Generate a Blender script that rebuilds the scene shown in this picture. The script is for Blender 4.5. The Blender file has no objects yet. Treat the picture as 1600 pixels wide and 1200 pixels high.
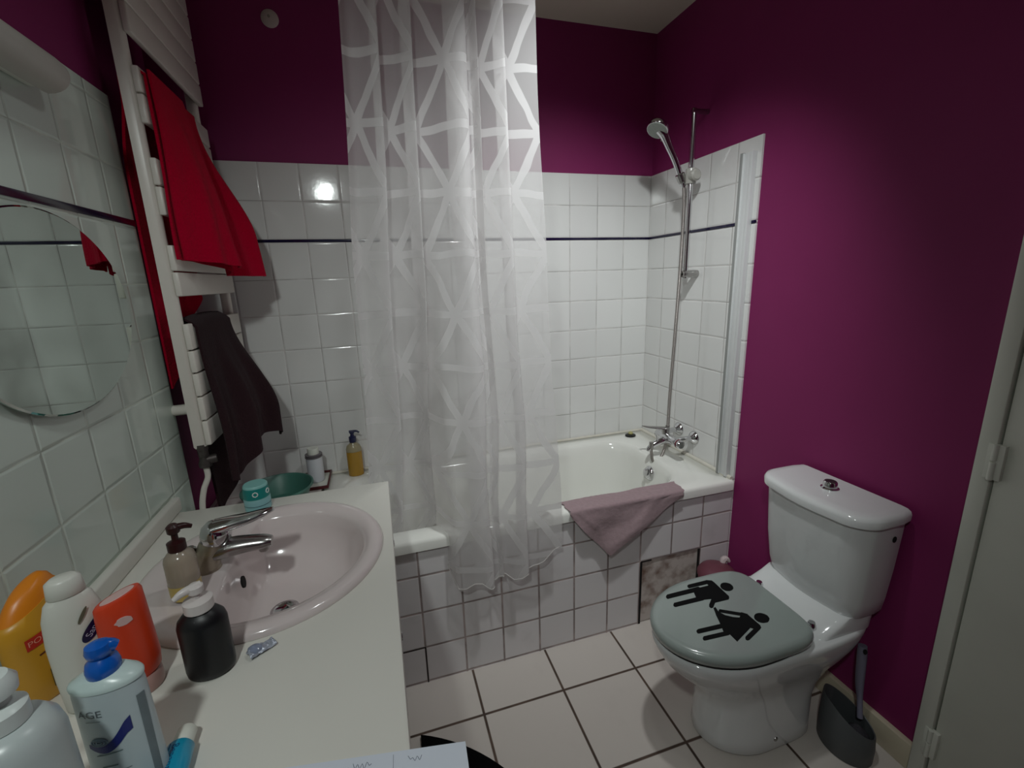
import bpy, bmesh, math, random
from mathutils import Vector, Matrix, noise
random.seed(7)
S = bpy.context.scene
COL = S.collection
PI = math.pi

# ------------------------------------------------------------------ helpers
def tag(o, label=None, cat=None, group=None, kind=None):
    if label: o['label'] = label
    if cat: o['category'] = cat
    if group: o['group'] = group
    if kind: o['kind'] = kind
    return o

def base_of(p):
    v = Vector((0, 0, 0))
    while p:
        v = v + p.location
        p = p.parent
    return v

def thing(name, label, cat, loc=(0, 0, 0), group=None):
    o = bpy.data.objects.new(name, None)
    COL.objects.link(o)
    o.location = loc
    o.empty_display_size = .05
    return tag(o, label, cat, group)

def mesh(name, verts, faces, mat, parent=None, smooth=True, label=None, flat_angle=40, loc=None, mats=None, fm=None):
    """verts in world coordinates; stored relative to the parent's place"""
    b = base_of(parent) if parent else (Vector(loc) if loc else Vector((0, 0, 0)))
    me = bpy.data.meshes.new(name)
    me.from_pydata([Vector(v) - b for v in verts], [], faces)
    bm = bmesh.new(); bm.from_mesh(me)
    bmesh.ops.recalc_face_normals(bm, faces=bm.faces)
    bm.to_mesh(me); bm.free()
    for m in (mats or [mat]): me.materials.append(m)
    if fm:
        for p, i in zip(me.polygons, fm): p.material_index = i
    o = bpy.data.objects.new(name, me)
    COL.objects.link(o)
    if parent: o.parent = parent
    elif loc: o.location = loc
    if smooth:
        me.shade_smooth()
        me.set_sharp_from_angle(angle=math.radians(flat_angle))
    if label: o['label'] = label
    return o

def join(*parts):
    V, F = [], []
    for v, f in parts:
        n = len(V); V += list(v); F += [tuple(i + n for i in q) for q in f]
    return V, F

def box(x0, x1, y0, y1, z0, z1, bev=0.0, seg=2):
    bm = bmesh.new()
    bmesh.ops.create_cube(bm, size=1)
    for v in bm.verts:
        v.co = Vector(((x0 + x1) / 2 + v.co.x * (x1 - x0), (y0 + y1) / 2 + v.co.y * (y1 - y0), (z0 + z1) / 2 + v.co.z * (z1 - z0)))
    if bev: bmesh.ops.bevel(bm, geom=bm.edges[:], offset=bev, segments=seg, profile=.5, affect='EDGES')
    bm.verts.index_update()
    r = [v.co.copy() for v in bm.verts], [tuple(v.index for v in f.verts) for f in bm.faces]
    bm.free(); return r

def loft(rings, cap0=True, cap1=True):
    n = len(rings[0]); V = [p for r in rings for p in r]; F = []
    for i in range(len(rings) - 1):
        for j in range(n):
            k = (j + 1) % n
            F.append((i * n + j, i * n + k, (i + 1) * n + k, (i + 1) * n + j))
    if cap0: F.append(tuple(range(n - 1, -1, -1)))
    if cap1: F.append(tuple((len(rings) - 1) * n + j for j in range(n)))
    return V, F

def lathe(prof, c=(0, 0, 0), seg=32, sx=1, sy=1, rot=0, mat=None, cap0=True, cap1=True):
    """prof: list of (radius, z)"""
    R = []
    cr, sr = math.cos(rot), math.sin(rot)
    for r, z in prof:
        ring = []
        for j in range(seg):
            a = 2 * PI * j / seg
            x, y = r * math.cos(a) * sx, r * math.sin(a) * sy
            p = Vector((x * cr - y * sr, x * sr + y * cr, z))
            if mat: p = mat @ p
            ring.append(p + Vector(c))
        R.append(ring)
    return loft(R, cap0, cap1)

def axis_matrix(d):
    d = Vector(d).normalized()
    return d.to_track_quat('Z', 'Y').to_matrix()

def catmull(pts, n=8):
    pts = [Vector(p) for p in pts]; out = []
    P = [pts[0] * 2 - pts[1]] + pts + [pts[-1] * 2 - pts[-2]]
    for i in range(1, len(P) - 2):
        p0, p1, p2, p3 = P[i - 1], P[i], P[i + 1], P[i + 2]
        for k in range(n):
            t = k / n
            out.append(.5 * ((2 * p1) + (p2 - p0) * t + (2 * p0 - 5 * p1 + 4 * p2 - p3) * t * t + (3 * p1 - p0 - 3 * p2 + p3) * t ** 3))
    out.append(pts[-1].copy()); return out

def tube(pts, r, seg=14, smooth_n=0, caps=True, flat=1.0):
    """sweep; r number or list (one per input point), flat squashes the second axis"""
    rad = r if isinstance(r, (list, tuple)) else [r] * len(pts)
    pts = [Vector(p) for p in pts]
    if smooth_n:
        pr = catmull([Vector((q, 0, 0)) for q in rad], smooth_n)
        pts = catmull(pts, smooth_n); rad = [q.x for q in pr]
    R = []; up = None
    for i, p in enumerate(pts):
        d = (pts[min(i + 1, len(pts) - 1)] - pts[max(i - 1, 0)]).normalized()
        if up is None:
            up = Vector((0, 0, 1)) if abs(d.z) < .9 else Vector((0, 1, 0))
        s = d.cross(up).normalized(); up = s.cross(d).normalized()
        R.append([p + s * math.cos(2 * PI * j / seg) * rad[i] + up * math.sin(2 * PI * j / seg) * rad[i] * flat for j in range(seg)])
    return loft(R, caps, caps)

def rrect(x0, x1, y0, y1, r, z, k=8):
    out = []
    r = min(r, (x1 - x0) / 2 - 1e-4, (y1 - y0) / 2 - 1e-4)
    for cx, cy, a0 in ((x1 - r, y1 - r, 0), (x0 + r, y1 - r, PI / 2), (x0 + r, y0 + r, PI), (x1 - r, y0 + r, 3 * PI / 2)):
        for i in range(k + 1):
            a = a0 + PI / 2 * i / k
            out.append(Vector((cx + r * math.cos(a), cy + r * math.sin(a), z)))
    return out

def rect_loft(rows, k=8, cap0=True, cap1=True):
    return loft([rrect(*q, k=k) for q in rows], cap0, cap1)

def prism(poly, z0, z1):
    n = len(poly)
    V = [Vector((p[0], p[1], z0)) for p in poly] + [Vector((p[0], p[1], z1)) for p in poly]
    F = [tuple(range(n - 1, -1, -1)), tuple(range(n, 2 * n))] + [(i, (i + 1) % n, n + (i + 1) % n, n + i) for i in range(n)]
    return V, F

def sheet(fn, nu, nv, th):
    """solid cloth sheet from fn(u,v)->point; thickness along the surface normal"""
    P = [[Vector(fn(i / nu, j / nv)) for j in range(nv + 1)] for i in range(nu + 1)]
    V, N = [], []
    for i in range(nu + 1):
        for j in range(nv + 1):
            a = P[min(i + 1, nu)][j] - P[max(i - 1, 0)][j]; b = P[i][min(j + 1, nv)] - P[i][max(j - 1, 0)]
            n = a.cross(b); n = n.normalized() if n.length > 1e-9 else Vector((0, 0, 1))
            V.append(P[i][j]); N.append(n)
    m = len(V); W = [v + n * th for v, n in zip(V, N)]
    idx = lambda i, j: i * (nv + 1) + j
    F = []
    for i in range(nu):
        for j in range(nv):
            q = (idx(i, j), idx(i + 1, j), idx(i + 1, j + 1), idx(i, j + 1))
            F.append(q); F.append(tuple(m + t for t in reversed(q)))
    edge = [idx(i, 0) for i in range(nu + 1)] + [idx(nu, j) for j in range(1, nv + 1)] + [idx(i, nv) for i in range(nu - 1, -1, -1)] + [idx(0, j) for j in range(nv - 1, 0, -1)]
    for a, b in zip(edge, edge[1:] + edge[:1]): F.append((a, b, m + b, m + a))
    return V + W, F

def text2d(body, size):
    cu = bpy.data.curves.new('lettering', 'FONT'); cu.body = body; cu.size = size
    cu.align_x = 'CENTER'; cu.align_y = 'CENTER'; cu.resolution_u = 3
    o = bpy.data.objects.new('lettering', cu); COL.objects.link(o)
    bpy.context.view_layer.update()
    me = bpy.data.meshes.new_from_object(o.evaluated_get(bpy.context.evaluated_depsgraph_get()))
    V = [v.co.copy() for v in me.vertices]; F = [tuple(p.vertices) for p in me.polygons]
    bpy.data.objects.remove(o); bpy.data.curves.remove(cu); bpy.data.meshes.remove(me)
    return V, F

def smooth01(a, b, x):
    t = max(0, min(1, (x - a) / (b - a))) if a != b else float(x > a)
    return t * t * (3 - 2 * t)

# ------------------------------------------------------------------ materials
def srgb(r, g, b):
    f = lambda c: (c / 255 / 12.92) if c / 255 <= .04045 else ((c / 255 + .055) / 1.055) ** 2.4
    return (f(r), f(g), f(b), 1)

def new_mat(name):
    m = bpy.data.materials.new(name); m.use_nodes = True
    nt = m.node_tree; b = nt.nodes['Principled BSDF']
    return m, nt, b

def M(name, col, rough=.5, metal=0, spec=.5, noise_amt=0, scale=30, bump=0, trans=0, alpha=1, sheen=0, coat=0, sss=0):
    m, nt, b = new_mat(name)
    b.inputs['Base Color'].default_value = col
    b.inputs['Roughness'].default_value = rough
    b.inputs['Metallic'].default_value = metal
    b.inputs['Specular IOR Level'].default_value = spec
    b.inputs['Transmission Weight'].default_value = trans
    b.inputs['Alpha'].default_value = alpha
    b.inputs['Sheen Weight'].default_value = sheen
    b.inputs['Coat Weight'].default_value = coat
    if sss:
        b.inputs['Subsurface Weight'].default_value = sss
        b.inputs['Subsurface Scale'].default_value = .01
    if noise_amt or bump:
        tc = nt.nodes.new('ShaderNodeTexCoord'); nz = nt.nodes.new('ShaderNodeTexNoise')
        nz.inputs['Scale'].default_value = scale; nz.inputs['Detail'].default_value = 5
        nt.links.new(tc.outputs['Object'], nz.inputs['Vector'])
        if noise_amt:
            mx = nt.nodes.new('ShaderNodeMix'); mx.data_type = 'RGBA'
            mx.inputs['A'].default_value = tuple(c * (1 - noise_amt) for c in col[:3]) + (1,)
            mx.inputs['B'].default_value = tuple(min(1, c * (1 + noise_amt)) for c in col[:3]) + (1,)
            nt.links.new(nz.outputs['Fac'], mx.inputs['Factor']); nt.links.new(mx.outputs['Result'], b.inputs['Base Color'])
        if bump:
            bp = nt.nodes.new('ShaderNodeBump'); bp.inputs['Strength'].default_value = bump; bp.inputs['Distance'].default_value = .004
            nt.links.new(nz.outputs['Fac'], bp.inputs['Height']); nt.links.new(bp.outputs['Normal'], b.inputs['Normal'])
    return m

def math_node(nt, op, a, b=None, c=None):
    n = nt.nodes.new('ShaderNodeMath'); n.operation = op
    for i, v in enumerate((a, b, c)):
        if v is None: continue
        if isinstance(v, (int, float)): n.inputs[i].default_value = v
        else: nt.links.new(v, n.inputs[i])
    return n.outputs[0]

def smap(nt, v, a, b):
    n = nt.nodes.new('ShaderNodeMapRange'); n.interpolation_type = 'SMOOTHSTEP'
    nt.links.new(v, n.inputs['Value']); n.inputs['From Min'].default_value = a; n.inputs['From Max'].default_value = b
    return n.outputs['Result']

def tile_mat(name, axes, size, off, col, grout, gw=.003, rough=.08, listel=False, stain=0.0, var=.03, tilt=.006):
    m, nt, b = new_mat(name)
    g = nt.nodes.new('ShaderNodeNewGeometry'); sp = nt.nodes.new('ShaderNodeSeparateXYZ')
    nt.links.new(g.outputs['Position'], sp.inputs[0])
    u = math_node(nt, 'SUBTRACT', sp.outputs['XYZ'.index(axes[0])], off[0])
    v = math_node(nt, 'SUBTRACT', sp.outputs['XYZ'.index(axes[1])], off[1])
    if listel:
        v = math_node(nt, 'SUBTRACT', v, math_node(nt, 'MULTIPLY', math_node(nt, 'GREATER_THAN', v, 1.656), .012))
    ds, ids, uv = [], [], []
    for w in (u, v):
        q = math_node(nt, 'DIVIDE', w, size)
        fr = math_node(nt, 'FRACT', q)
        ds.append(math_node(nt, 'SUBTRACT', .5, math_node(nt, 'ABSOLUTE', math_node(nt, 'SUBTRACT', fr, .5))))
        ids.append(math_node(nt, 'FLOOR', q)); uv.append(math_node(nt, 'SUBTRACT', fr, .5))
    d = math_node(nt, 'MULTIPLY', math_node(nt, 'MINIMUM', ds[0], ds[1]), size)   # metres from the joint
    face = smap(nt, d, gw * .35, gw * .75)
    cid = nt.nodes.new('ShaderNodeCombineXYZ'); nt.links.new(ids[0], cid.inputs[0]); nt.links.new(ids[1], cid.inputs[1])
    wn = nt.nodes.new('ShaderNodeTexWhiteNoise'); wn.noise_dimensions = '3D'; nt.links.new(cid.outputs[0], wn.inputs['Vector'])
    hs = nt.nodes.new('ShaderNodeHueSaturation'); hs.inputs['Color'].default_value = col
    nt.links.new(math_node(nt, 'ADD', 1 - var, math_node(nt, 'MULTIPLY', wn.outputs['Value'], 2 * var)), hs.inputs['Value'])
    nz = nt.nodes.new('ShaderNodeTexNoise'); nz.inputs['Scale'].default_value = 9; nz.inputs['Detail'].default_value = 6
    nt.links.new(g.outputs['Position'], nz.inputs['Vector'])
    tilec = hs.outputs['Color']
    if stain:
        mx0 = nt.nodes.new('ShaderNodeMix'); mx0.data_type = 'RGBA'
        nt.links.new(math_node(nt, 'MULTIPLY', smap(nt, nz.outputs['Fac'], .55, .8), stain), mx0.inputs['Factor'])
        nt.links.new(tilec, mx0.inputs['A']); mx0.inputs['B'].default_value = grout
        tilec = mx0.outputs['Result']
    gmx = nt.nodes.new('ShaderNodeMix'); gmx.data_type = 'RGBA'
    nt.links.new(smap(nt, nz.outputs['Fac'], .35, .65), gmx.inputs['Factor'])
    gmx.inputs['A'].default_value = grout; gmx.inputs['B'].default_value = tuple(min(1, c * 1.9) for c in grout[:3]) + (1,)
    mx = nt.nodes.new('ShaderNodeMix'); mx.data_type = 'RGBA'
    nt.links.new(face, mx.inputs['Factor']); nt.links.new(gmx.outputs['Result'], mx.inputs['A']); nt.links.new(tilec, mx.inputs['B'])
    nt.links.new(mx.outputs['Result'], b.inputs['Base Color'])
    nt.links.new(math_node(nt, 'ADD', rough, math_node(nt, 'MULTIPLY', math_node(nt, 'SUBTRACT', 1, face), .6)), b.inputs['Roughness'])
    # relief: pillowed tile edge, each tile a hair out of true, slow glaze ripple
    h = math_node(nt, 'MULTIPLY', smap(nt, d, 0, .007), .0016)
    sep = nt.nodes.new('ShaderNodeSeparateColor'); nt.links.new(wn.outputs['Color'], sep.inputs[0])
    for k in (0, 1):
        tl = math_node(nt, 'MULTIPLY', math_node(nt, 'SUBTRACT', sep.outputs[k], .5), tilt * size * 2)
        h = math_node(nt, 'ADD', h, math_node(nt, 'MULTIPLY', tl, uv[k]))
    h = math_node(nt, 'ADD', h, math_node(nt, 'MULTIPLY', nz.outputs['Fac'], .0006))
    bp = nt.nodes.new('ShaderNodeBump'); bp.inputs['Strength'].default_value = .8; bp.inputs['Distance'].default_value = 1.0
    nt.links.new(h, bp.inputs['Height']); nt.links.new(bp.outputs['Normal'], b.inputs['Normal'])
    return m

WHITE_TILE = srgb(228, 228, 226)
m_tile_back = tile_mat('white_wall_tile_back', 'XZ', .15, (0, 0), WHITE_TILE, srgb(164, 160, 158), gw=.0026, listel=True)
m_tile_side = tile_mat('white_wall_tile_side', 'YZ', .15, (-.133, 0), WHITE_TILE, srgb(164, 160, 158), gw=.0026, listel=True)
m_tile_left = tile_mat('white_wall_tile_left', 'YZ', .15, (-.097, -.008), srgb(210, 222, 213), srgb(168, 176, 166), gw=.0026, listel=False)
m_tile_bath = tile_mat('white_bath_tile', 'XZ', .15, (-.148, .156), srgb(220, 216, 217), srgb(134, 122, 120), gw=.0065, rough=.2, stain=.12)
m_floor = tile_mat('cream_floor_tile', 'XY', .2991, (-.5796, -.8968), srgb(206, 198, 191), srgb(70, 56, 48), gw=.008, rough=.28, stain=.06, var=.025, tilt=.002)
m_purple = M('purple_paint', (.23, .0165, .108, 1), .62, spec=.35, noise_amt=.06, scale=6, bump=.12)
m_ceiling = M('ceiling_paint', srgb(214, 206, 190), .85, noise_amt=.03, scale=4)
m_listel = M('navy_glazed_listel', srgb(22, 16, 54), .15, noise_amt=.2, scale=60)
m_enamel = M('white_enamel', srgb(236, 236, 230), .12, coat=.2, noise_amt=.02, scale=5)
m_ceramic = M('white_ceramic', srgb(226, 228, 228), .1, coat=.3, noise_amt=.02, scale=8)
m_chrome = M('chrome', srgb(214, 214, 216), .1, metal=1, noise_amt=.05, scale=25)
m_chrome_dull = M('dull_chrome', srgb(176, 174, 172), .25, metal=1, noise_amt=.15, scale=25)
m_lime = M('limescaled_chrome', srgb(172, 162, 146), .32, metal=.8, noise_amt=.25, scale=40)
m_white_paint = M('white_gloss_paint', srgb(222, 224, 214), .4, noise_amt=.04, scale=12)
m_radiator = M('radiator_enamel', srgb(226, 220, 212), .32, noise_amt=.03, scale=20)
m_black = M('black_plastic', srgb(14, 14, 15), .45, noise_amt=.2, scale=30)
m_dark = M('dark_gap', srgb(16, 12, 12), .9, noise_amt=.2, scale=30)
m_counter = M('cream_laminate', srgb(224, 222, 214), .35, noise_amt=.025, scale=3)
m_basin = M('pale_pink_ceramic', srgb(220, 208, 207), .12, coat=.3, noise_amt=.02, scale=8)
# ------------------------------------------------------------------ room shell
XR, XL, XA, YF, H = 0.0, -2.02, -2.12, -2.95, 2.588
YT = -.585           # where the tiled left wall ends and the radiator alcove begins
ZT = 1.957           # top of the wall tiling

def struct(o): o['kind'] = 'structure'; return o

struct(mesh('floor', *box(XA - .1, .12, YF - .1, .12, -.1, 0), m_floor, smooth=False))
struct(mesh('ceiling', *box(XA - .1, .12, YF - .1, .12, H, H + .1), m_ceiling, smooth=False))
w = struct(mesh('wall_back', *box(XA - .1, .12, .006, .12, 0, H), m_purple, smooth=False))
mesh('tiling', *box(XA, .006, 0, .012, 0, ZT), m_tile_back, w, smooth=False)
mesh('listel', *box(XA, -.0005, -.003, .004, 1.6503, 1.6617, .0015), m_listel, w)
w = struct(mesh('wall_right', *box(.008, .12, YF, .006, 0, H), m_purple, smooth=False))
mesh('tiling', *box(0, .02, -.70, 0, 0, ZT), m_tile_side, w, smooth=False)
mesh('listel', *box(-.003, .004, -.70, -.0035, 1.6503, 1.6617, .0015), m_listel, w)
w = struct(mesh('wall_left', *box(XL - .2, XL - .008, YF, YT, 0, H), m_purple, smooth=False))
mesh('tiling', *box(XL - .03, XL, YF, YT, 0, ZT + .015), m_tile_left, w, smooth=False)
mesh('listel', *box(XL - .004, XL + .003, YF, YT - .001, 1.648, 1.664, .0015), m_listel, w)
struct(mesh('wall_left_alcove', *box(XA - .1, XA, YT, .006, 0, H), m_purple, smooth=False))
struct(mesh('wall_front', *box(XA - .1, .12, YF - .1, YF, 0, H), m_purple, smooth=False))
struct(mesh('baseboard_right', *box(-.012, .01, -1.472, -.71, 0, .088, .003), M('cream_skirting_tile', srgb(206, 196, 172), .25, noise_amt=.06, scale=8), smooth=True))

# door and frame in the right wall
d = struct(thing('door_1', None, None, (0, -1.9, 0)))
mesh('door_frame', *join(box(-.022, .02, -1.512, -1.476, 0, 2.09, .003), box(-.022, .02, -2.38, -2.344, 0, 2.09, .003), box(-.022, .02, -2.38, -1.476, 2.054, 2.09, .003)), m_white_paint, d)
mesh('door_leaf', *box(-.014, .012, -2.342, -1.516, .008, 2.05, .003), m_white_paint, d)
for z0 in (.965, .112):
    hg = mesh('hinge', *join(lathe([(.0001, 0), (.006, .001), (.006, .046), (.0001, .047)], (-.026, -1.513, z0), 12), lathe([(.0001, 0), (.006, .001), (.006, .041), (.0001, .042)], (-.026, -1.513, z0 + .05), 12), box(-.025, -.012, -1.53, -1.498, z0 + .002, z0 + .09, .001)), m_white_paint, d)
hd = mesh('door_handle', *join(tube([(-.012, -2.28, 1.03), (-.06, -2.28, 1.03), (-.064, -2.27, 1.03), (-.064, -2.16, 1.03)], .009, 12), box(-.02, -.012, -2.3, -2.26, .92, 1.1, .004)), m_chrome_dull, d)

# narrow white profile that once held a shower screen, on the right wall tiling
t = thing('screen_wall_profile', 'tall narrow white wall profile with grey seal at the right edge of the tiling', 'shower profile', (-.012, -.655, .605))
mesh('profile', *join(box(-.022, 0, -.68, -.664, .607, 1.905, .002), box(-.018, 0, -.664, -.636, .607, 1.905, .001), box(-.024, 0, -.637, -.634, .607, 1.905, .0008)), M('white_aluminium', srgb(214, 216, 216), .35, noise_amt=.03, scale=10), t)
mesh('seal_strip', *box(-.025, 0, -.6335, -.621, .607, 1.908, .002), M('grey_rubber_seal', srgb(150, 152, 150), .4, noise_amt=.06, scale=20), t, label='grey strip down the edge')

# round cap high on the back wall
t = thing('round_wall_cap', 'small round pale cap high on the dark purple back wall', 'wall cap', (-1.682, .006, 2.462))
mx = axis_matrix((0, -1, 0))
mesh('cap', *lathe([(.031, 0), (.031, .003), (.028, .006), (.012, .008), (.0001, .008)], (-1.682, .006, 2.462), 32, mat=mx), M('off_white_plastic', srgb(196, 184, 180), .5, noise_amt=.04), t)
mesh('screw', *lathe([(.005, 0), (.005, .002), (.0001, .003)], (-1.684, -.002, 2.467), 12, mat=mx), m_chrome_dull, t)

# unlit mirror lamp on the left wall
t = thing('wall_lamp', 'unlit pale oblong lamp high on the tiled left wall above the round mirror', 'lamp', (XL, -1.15, 1.90))
mesh('lamp_base', *box(XL, XL + .03, -1.385, -.915, 1.872, 1.928, .008), m_white_paint, t)
R = []
for i in range(13):
    a = PI * i / 12
    R.append((.03 + .045 * math.sin(a), -.036 * math.cos(a)))
V, F = [], []
rings = []
for yv, s in ((-1.395, .6), (-1.385, .95), (-1.37, 1), (-.925, 1), (-.908, .95), (-.9, .6)):
    rings.append([Vector((XL + .028 + (x - .03) * s, yv, 1.90 + z * s)) for x, z in R] + [Vector((XL + .028, yv, 1.90 + .036 * s)), Vector((XL + .028, yv, 1.90 - .036 * s))])
mesh('lamp_cover', *loft(rings), M('frosted_cover', srgb(186, 184, 176), .45, noise_amt=.03), t)

# round mirror on the left wall
MY, MZ, MR, MSX = -1.02, 1.436, .199, 1.345
t = thing('round_mirror', 'rounded frameless mirror on the tiled left wall above the washbasin', 'mirror', (XL, MY, MZ))
mx = axis_matrix((1, 0, 0))
mesh('backing', *lathe([(MR - .025, 0), (MR - .025, .010)], (XL + .002, MY, MZ), 64, mat=mx, sx=MSX), m_dark, t)
mesh('mirror_glass', *lathe([(MR, 0), (MR, .003), (MR - .003, .005)], (XL + .012, MY, MZ), 96, mat=mx, sx=MSX), M('mirror_silver', srgb(196, 208, 200), .012, metal=1, noise_amt=.01, scale=3), t, smooth=False)

# ------------------------------------------------------------------ bath
t = thing('bathtub', 'white enamelled bathtub along the back wall, set in a tiled front', 'bathtub', (-.85, -.357, 0))
X0, X1, Y0, Y1 = -1.70, -.001, -.716, -.001
rows = [(X0, X1, Y0, Y1, .012, .562), (X0, X1, Y0, Y1, .012, .590), (X0 + .003, X1, Y0 + .003, Y1, .012, .599), (X0 + .010, X1 - .004, Y0 + .010, Y1 - .004, .02, .604),
        (-1.625, -.170, -.640, -.080, .15, .605), (-1.617, -.178, -.633, -.088, .148, .601), (-1.607, -.187, -.625, -.098, .145, .588),
        (-1.595, -.196, -.615, -.110, .14, .555), (-1.54, -.22, -.595, -.135, .13, .40), (-1.48, -.245, -.575, -.155, .12, .28), (-1.43, -.28, -.55, -.18, .10, .225), (-1.38, -.32, -.52, -.21, .08, .212)]
mesh('tub', *rect_loft(rows, k=10, cap0=False), m_enamel, t, flat_angle=60)
ov = mesh('overflow_cover', *lathe([(.034, 0), (.034, .006), (.030, .012), (.022, .016), (.0001, .017)], (-.201, -.385, .53), 28, mat=axis_matrix((-1, 0, .12))), m_chrome, t)
mesh('overflow_grip', *lathe([(.011, 0), (.010, .014), (.0001, .016)], (-.219, -.385, .538), 16, mat=axis_matrix((-1, 0, .12)), sy=1.8), m_chrome, ov)
mesh('drain_ring', *lathe([(.03, 0), (.03, .003), (.012, .002), (.0001, .001)], (-.42, -.365, .2125), 24), m_chrome, t)
mesh('sealant_bead', *join(tube([(-.0095, -.70, .609), (-.0095, -.009, .609)], .009, 10), tube([(-.0095, -.008, .609), (-1.70, -.008, .609)], .007, 10)), M('white_sealant', srgb(214, 210, 198), .5, noise_amt=.1, scale=30), t)

# tiled front of the bath with the missing-tile hatch
t = thing('tiled_bath_front', 'white tiled front panel of the bath with an uncovered brownish hatch by the toilet', 'bath panel', (-.9, -.70, 0))
YP = -.703
hx0, hx1, hz = -.443, -.152, .304
mesh('tiling', *join(box(XA + .001, hx0, YP, -.66, 0, .561), box(hx0, hx1, YP, -.66, hz, .561), box(hx1, -.001, YP, -.66, 0, .561)), m_tile_bath, t, smooth=False)
mb, nt, b = new_mat('stained_board')
tc = nt.nodes.new('ShaderNodeTexCoord'); nz = nt.nodes.new('ShaderNodeTexNoise'); nz.inputs['Scale'].default_value = 14; nz.inputs['Detail'].default_value = 3
nt.links.new(tc.outputs['Object'], nz.inputs['Vector']); cr = nt.nodes.new('ShaderNodeValToRGB')
cr.color_ramp.elements[0].position = .42; cr.color_ramp.elements[0].color = srgb(196, 186, 180)
cr.color_ramp.elements[1].position = .68; cr.color_ramp.elements[1].color = srgb(118, 92, 80)
nt.links.new(nz.outputs['Fac'], cr.inputs[0]); nt.links.new(cr.outputs[0], b.inputs['Base Color']); b.inputs['Roughness'].default_value = .8
mesh('hatch_board', *box(hx0 + .005, hx1 - .004, YP + .006, -.668, .004, hz - .004), mb, t, smooth=False, label='bare stained board showing in the hatch')
gaps = (box(hx0 - .004, hx0 + .006, YP - .0008, -.67, 0, hz), box(hx1 - .005, hx1 + .002, YP - .0008, -.67, .0, hz), box(hx0, hx0 + .05, YP - .0008, -.67, hz - .004, hz + .002),
     box(-1.3495, -1.3455, YP - .0008, -.67, 0, .157), box(-1.43, -1.346, YP - .0008, -.67, .155, .1575))
for gp in gaps: mesh('hatch_gap', *gp, m_dark, t, smooth=False, label='black open joint')

# tiled ledge between the bath end and the left alcove
t = thing('tiled_ledge', 'pale tiled ledge in the corner behind the washbasin, holding bottles and a bowl', 'ledge', (-1.91, -.35, 0))
mesh('ledge_top', *box(XA + .001, -1.701, -.66, -.001, .60, .618, .003), tile_mat('ledge_tile', 'XY', .15, (0, 0), srgb(206, 196, 192), srgb(110, 90, 84), gw=.004), t)
mesh('ledge_body', *box(XA + .001, -1.702, -.659, -.002, 0, .60), m_white_paint, t, smooth=False)
LZ = .618
# ------------------------------------------------------------------ towel radiator and what hangs on it
RX, RY0, RY1 = -1.927, -.624, -.098        # slat front, near end, far end
PX = -1.958
t = thing('towel_radiator', 'tall white towel radiator with flat slats standing off the left alcove wall', 'radiator', (-1.945, -.4, 1.0))
def post(y):
    prof = [Vector((-.016, -.015)), Vector((-.016, .015))] + [Vector((.016 * math.sin(a) , .015 * math.cos(a))) for a in [PI * k / 10 for k in range(1, 10)]]
    rings = []
    for z, s in ((.998, .8), (1.004, 1), (2.50, 1), (2.508, .8)):
        rings.append([Vector((PX + p.x * s, y + p.y * s, z)) for p in prof])
    return loft(rings)
for y in (RY0 + .012, RY1 - .012):
    mesh('post', *post(y), m_radiator, t)
zs = [(2.110 + .0705 * k + .0675, 2.110 + .0705 * k) for k in range(6)] + [(2.036, 1.975), (1.971, 1.902), (1.819, 1.751), (1.747, 1.674), (1.595, 1.526), (1.522, 1.455), (1.376, 1.301), (1.297, 1.233), (1.229, 1.161), (1.157, 1.086), (1.082, 1.006)]
for i, (a, b_) in enumerate(zs):
    yA = RY0
    prof = []
    for k in range(9):
        q = k / 8
        prof.append((RX + .002 - .010 * (2 * q - 1) ** 2, b_ + (a - b_) * q))
    ring = lambda y: [Vector((x, y, z)) for x, z in prof] + [Vector((RX - .017, y, a)), Vector((RX - .017, y, b_))]
    mesh('slat', *box(RX - .016, RX, RY0, RY1, b_, a, .0035, 2), m_radiator, t, flat_angle=50)
mesh('wall_bracket', *join(tube([(XA + .011, -.560, 1.109), (PX - .008, -.606, 1.122)], .016, 14), lathe([(.024, 0), (.024, .012), (.018, .014)], (XA + .004, -.558, 1.108), 18, mat=axis_matrix((1, 0, 0)))), m_radiator, t)
v = mesh('valve', *join(lathe([(.013, .965), (.015, .97), (.015, .99), (.017, .992), (.017, 1.009)], (PX, RY0 + .012, 0), 6), lathe([(.017, .935), (.018, .945), (.013, .962), (.013, .968)], (PX, RY0 + .012, 0), 14), lathe([(.014, 0), (.014, .03), (.011, .033)], (PX, RY0 + .012, .955), 12, mat=axis_matrix((1, .5, 0)))), M('aged_metal', srgb(96, 90, 88), .45, metal=.8, noise_amt=.3, scale=60), t, label='dark metal valve')
mesh('supply_pipe', *tube([(PX, RY0 + .012, .94), (PX, RY0 + .012, .90), (-1.974, RY0 + .006, .86), (-1.985, RY0, .80), (-1.985, RY0, .70), (-1.985, RY0, .63)], .0085, 12, 6), m_radiator, t)

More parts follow.
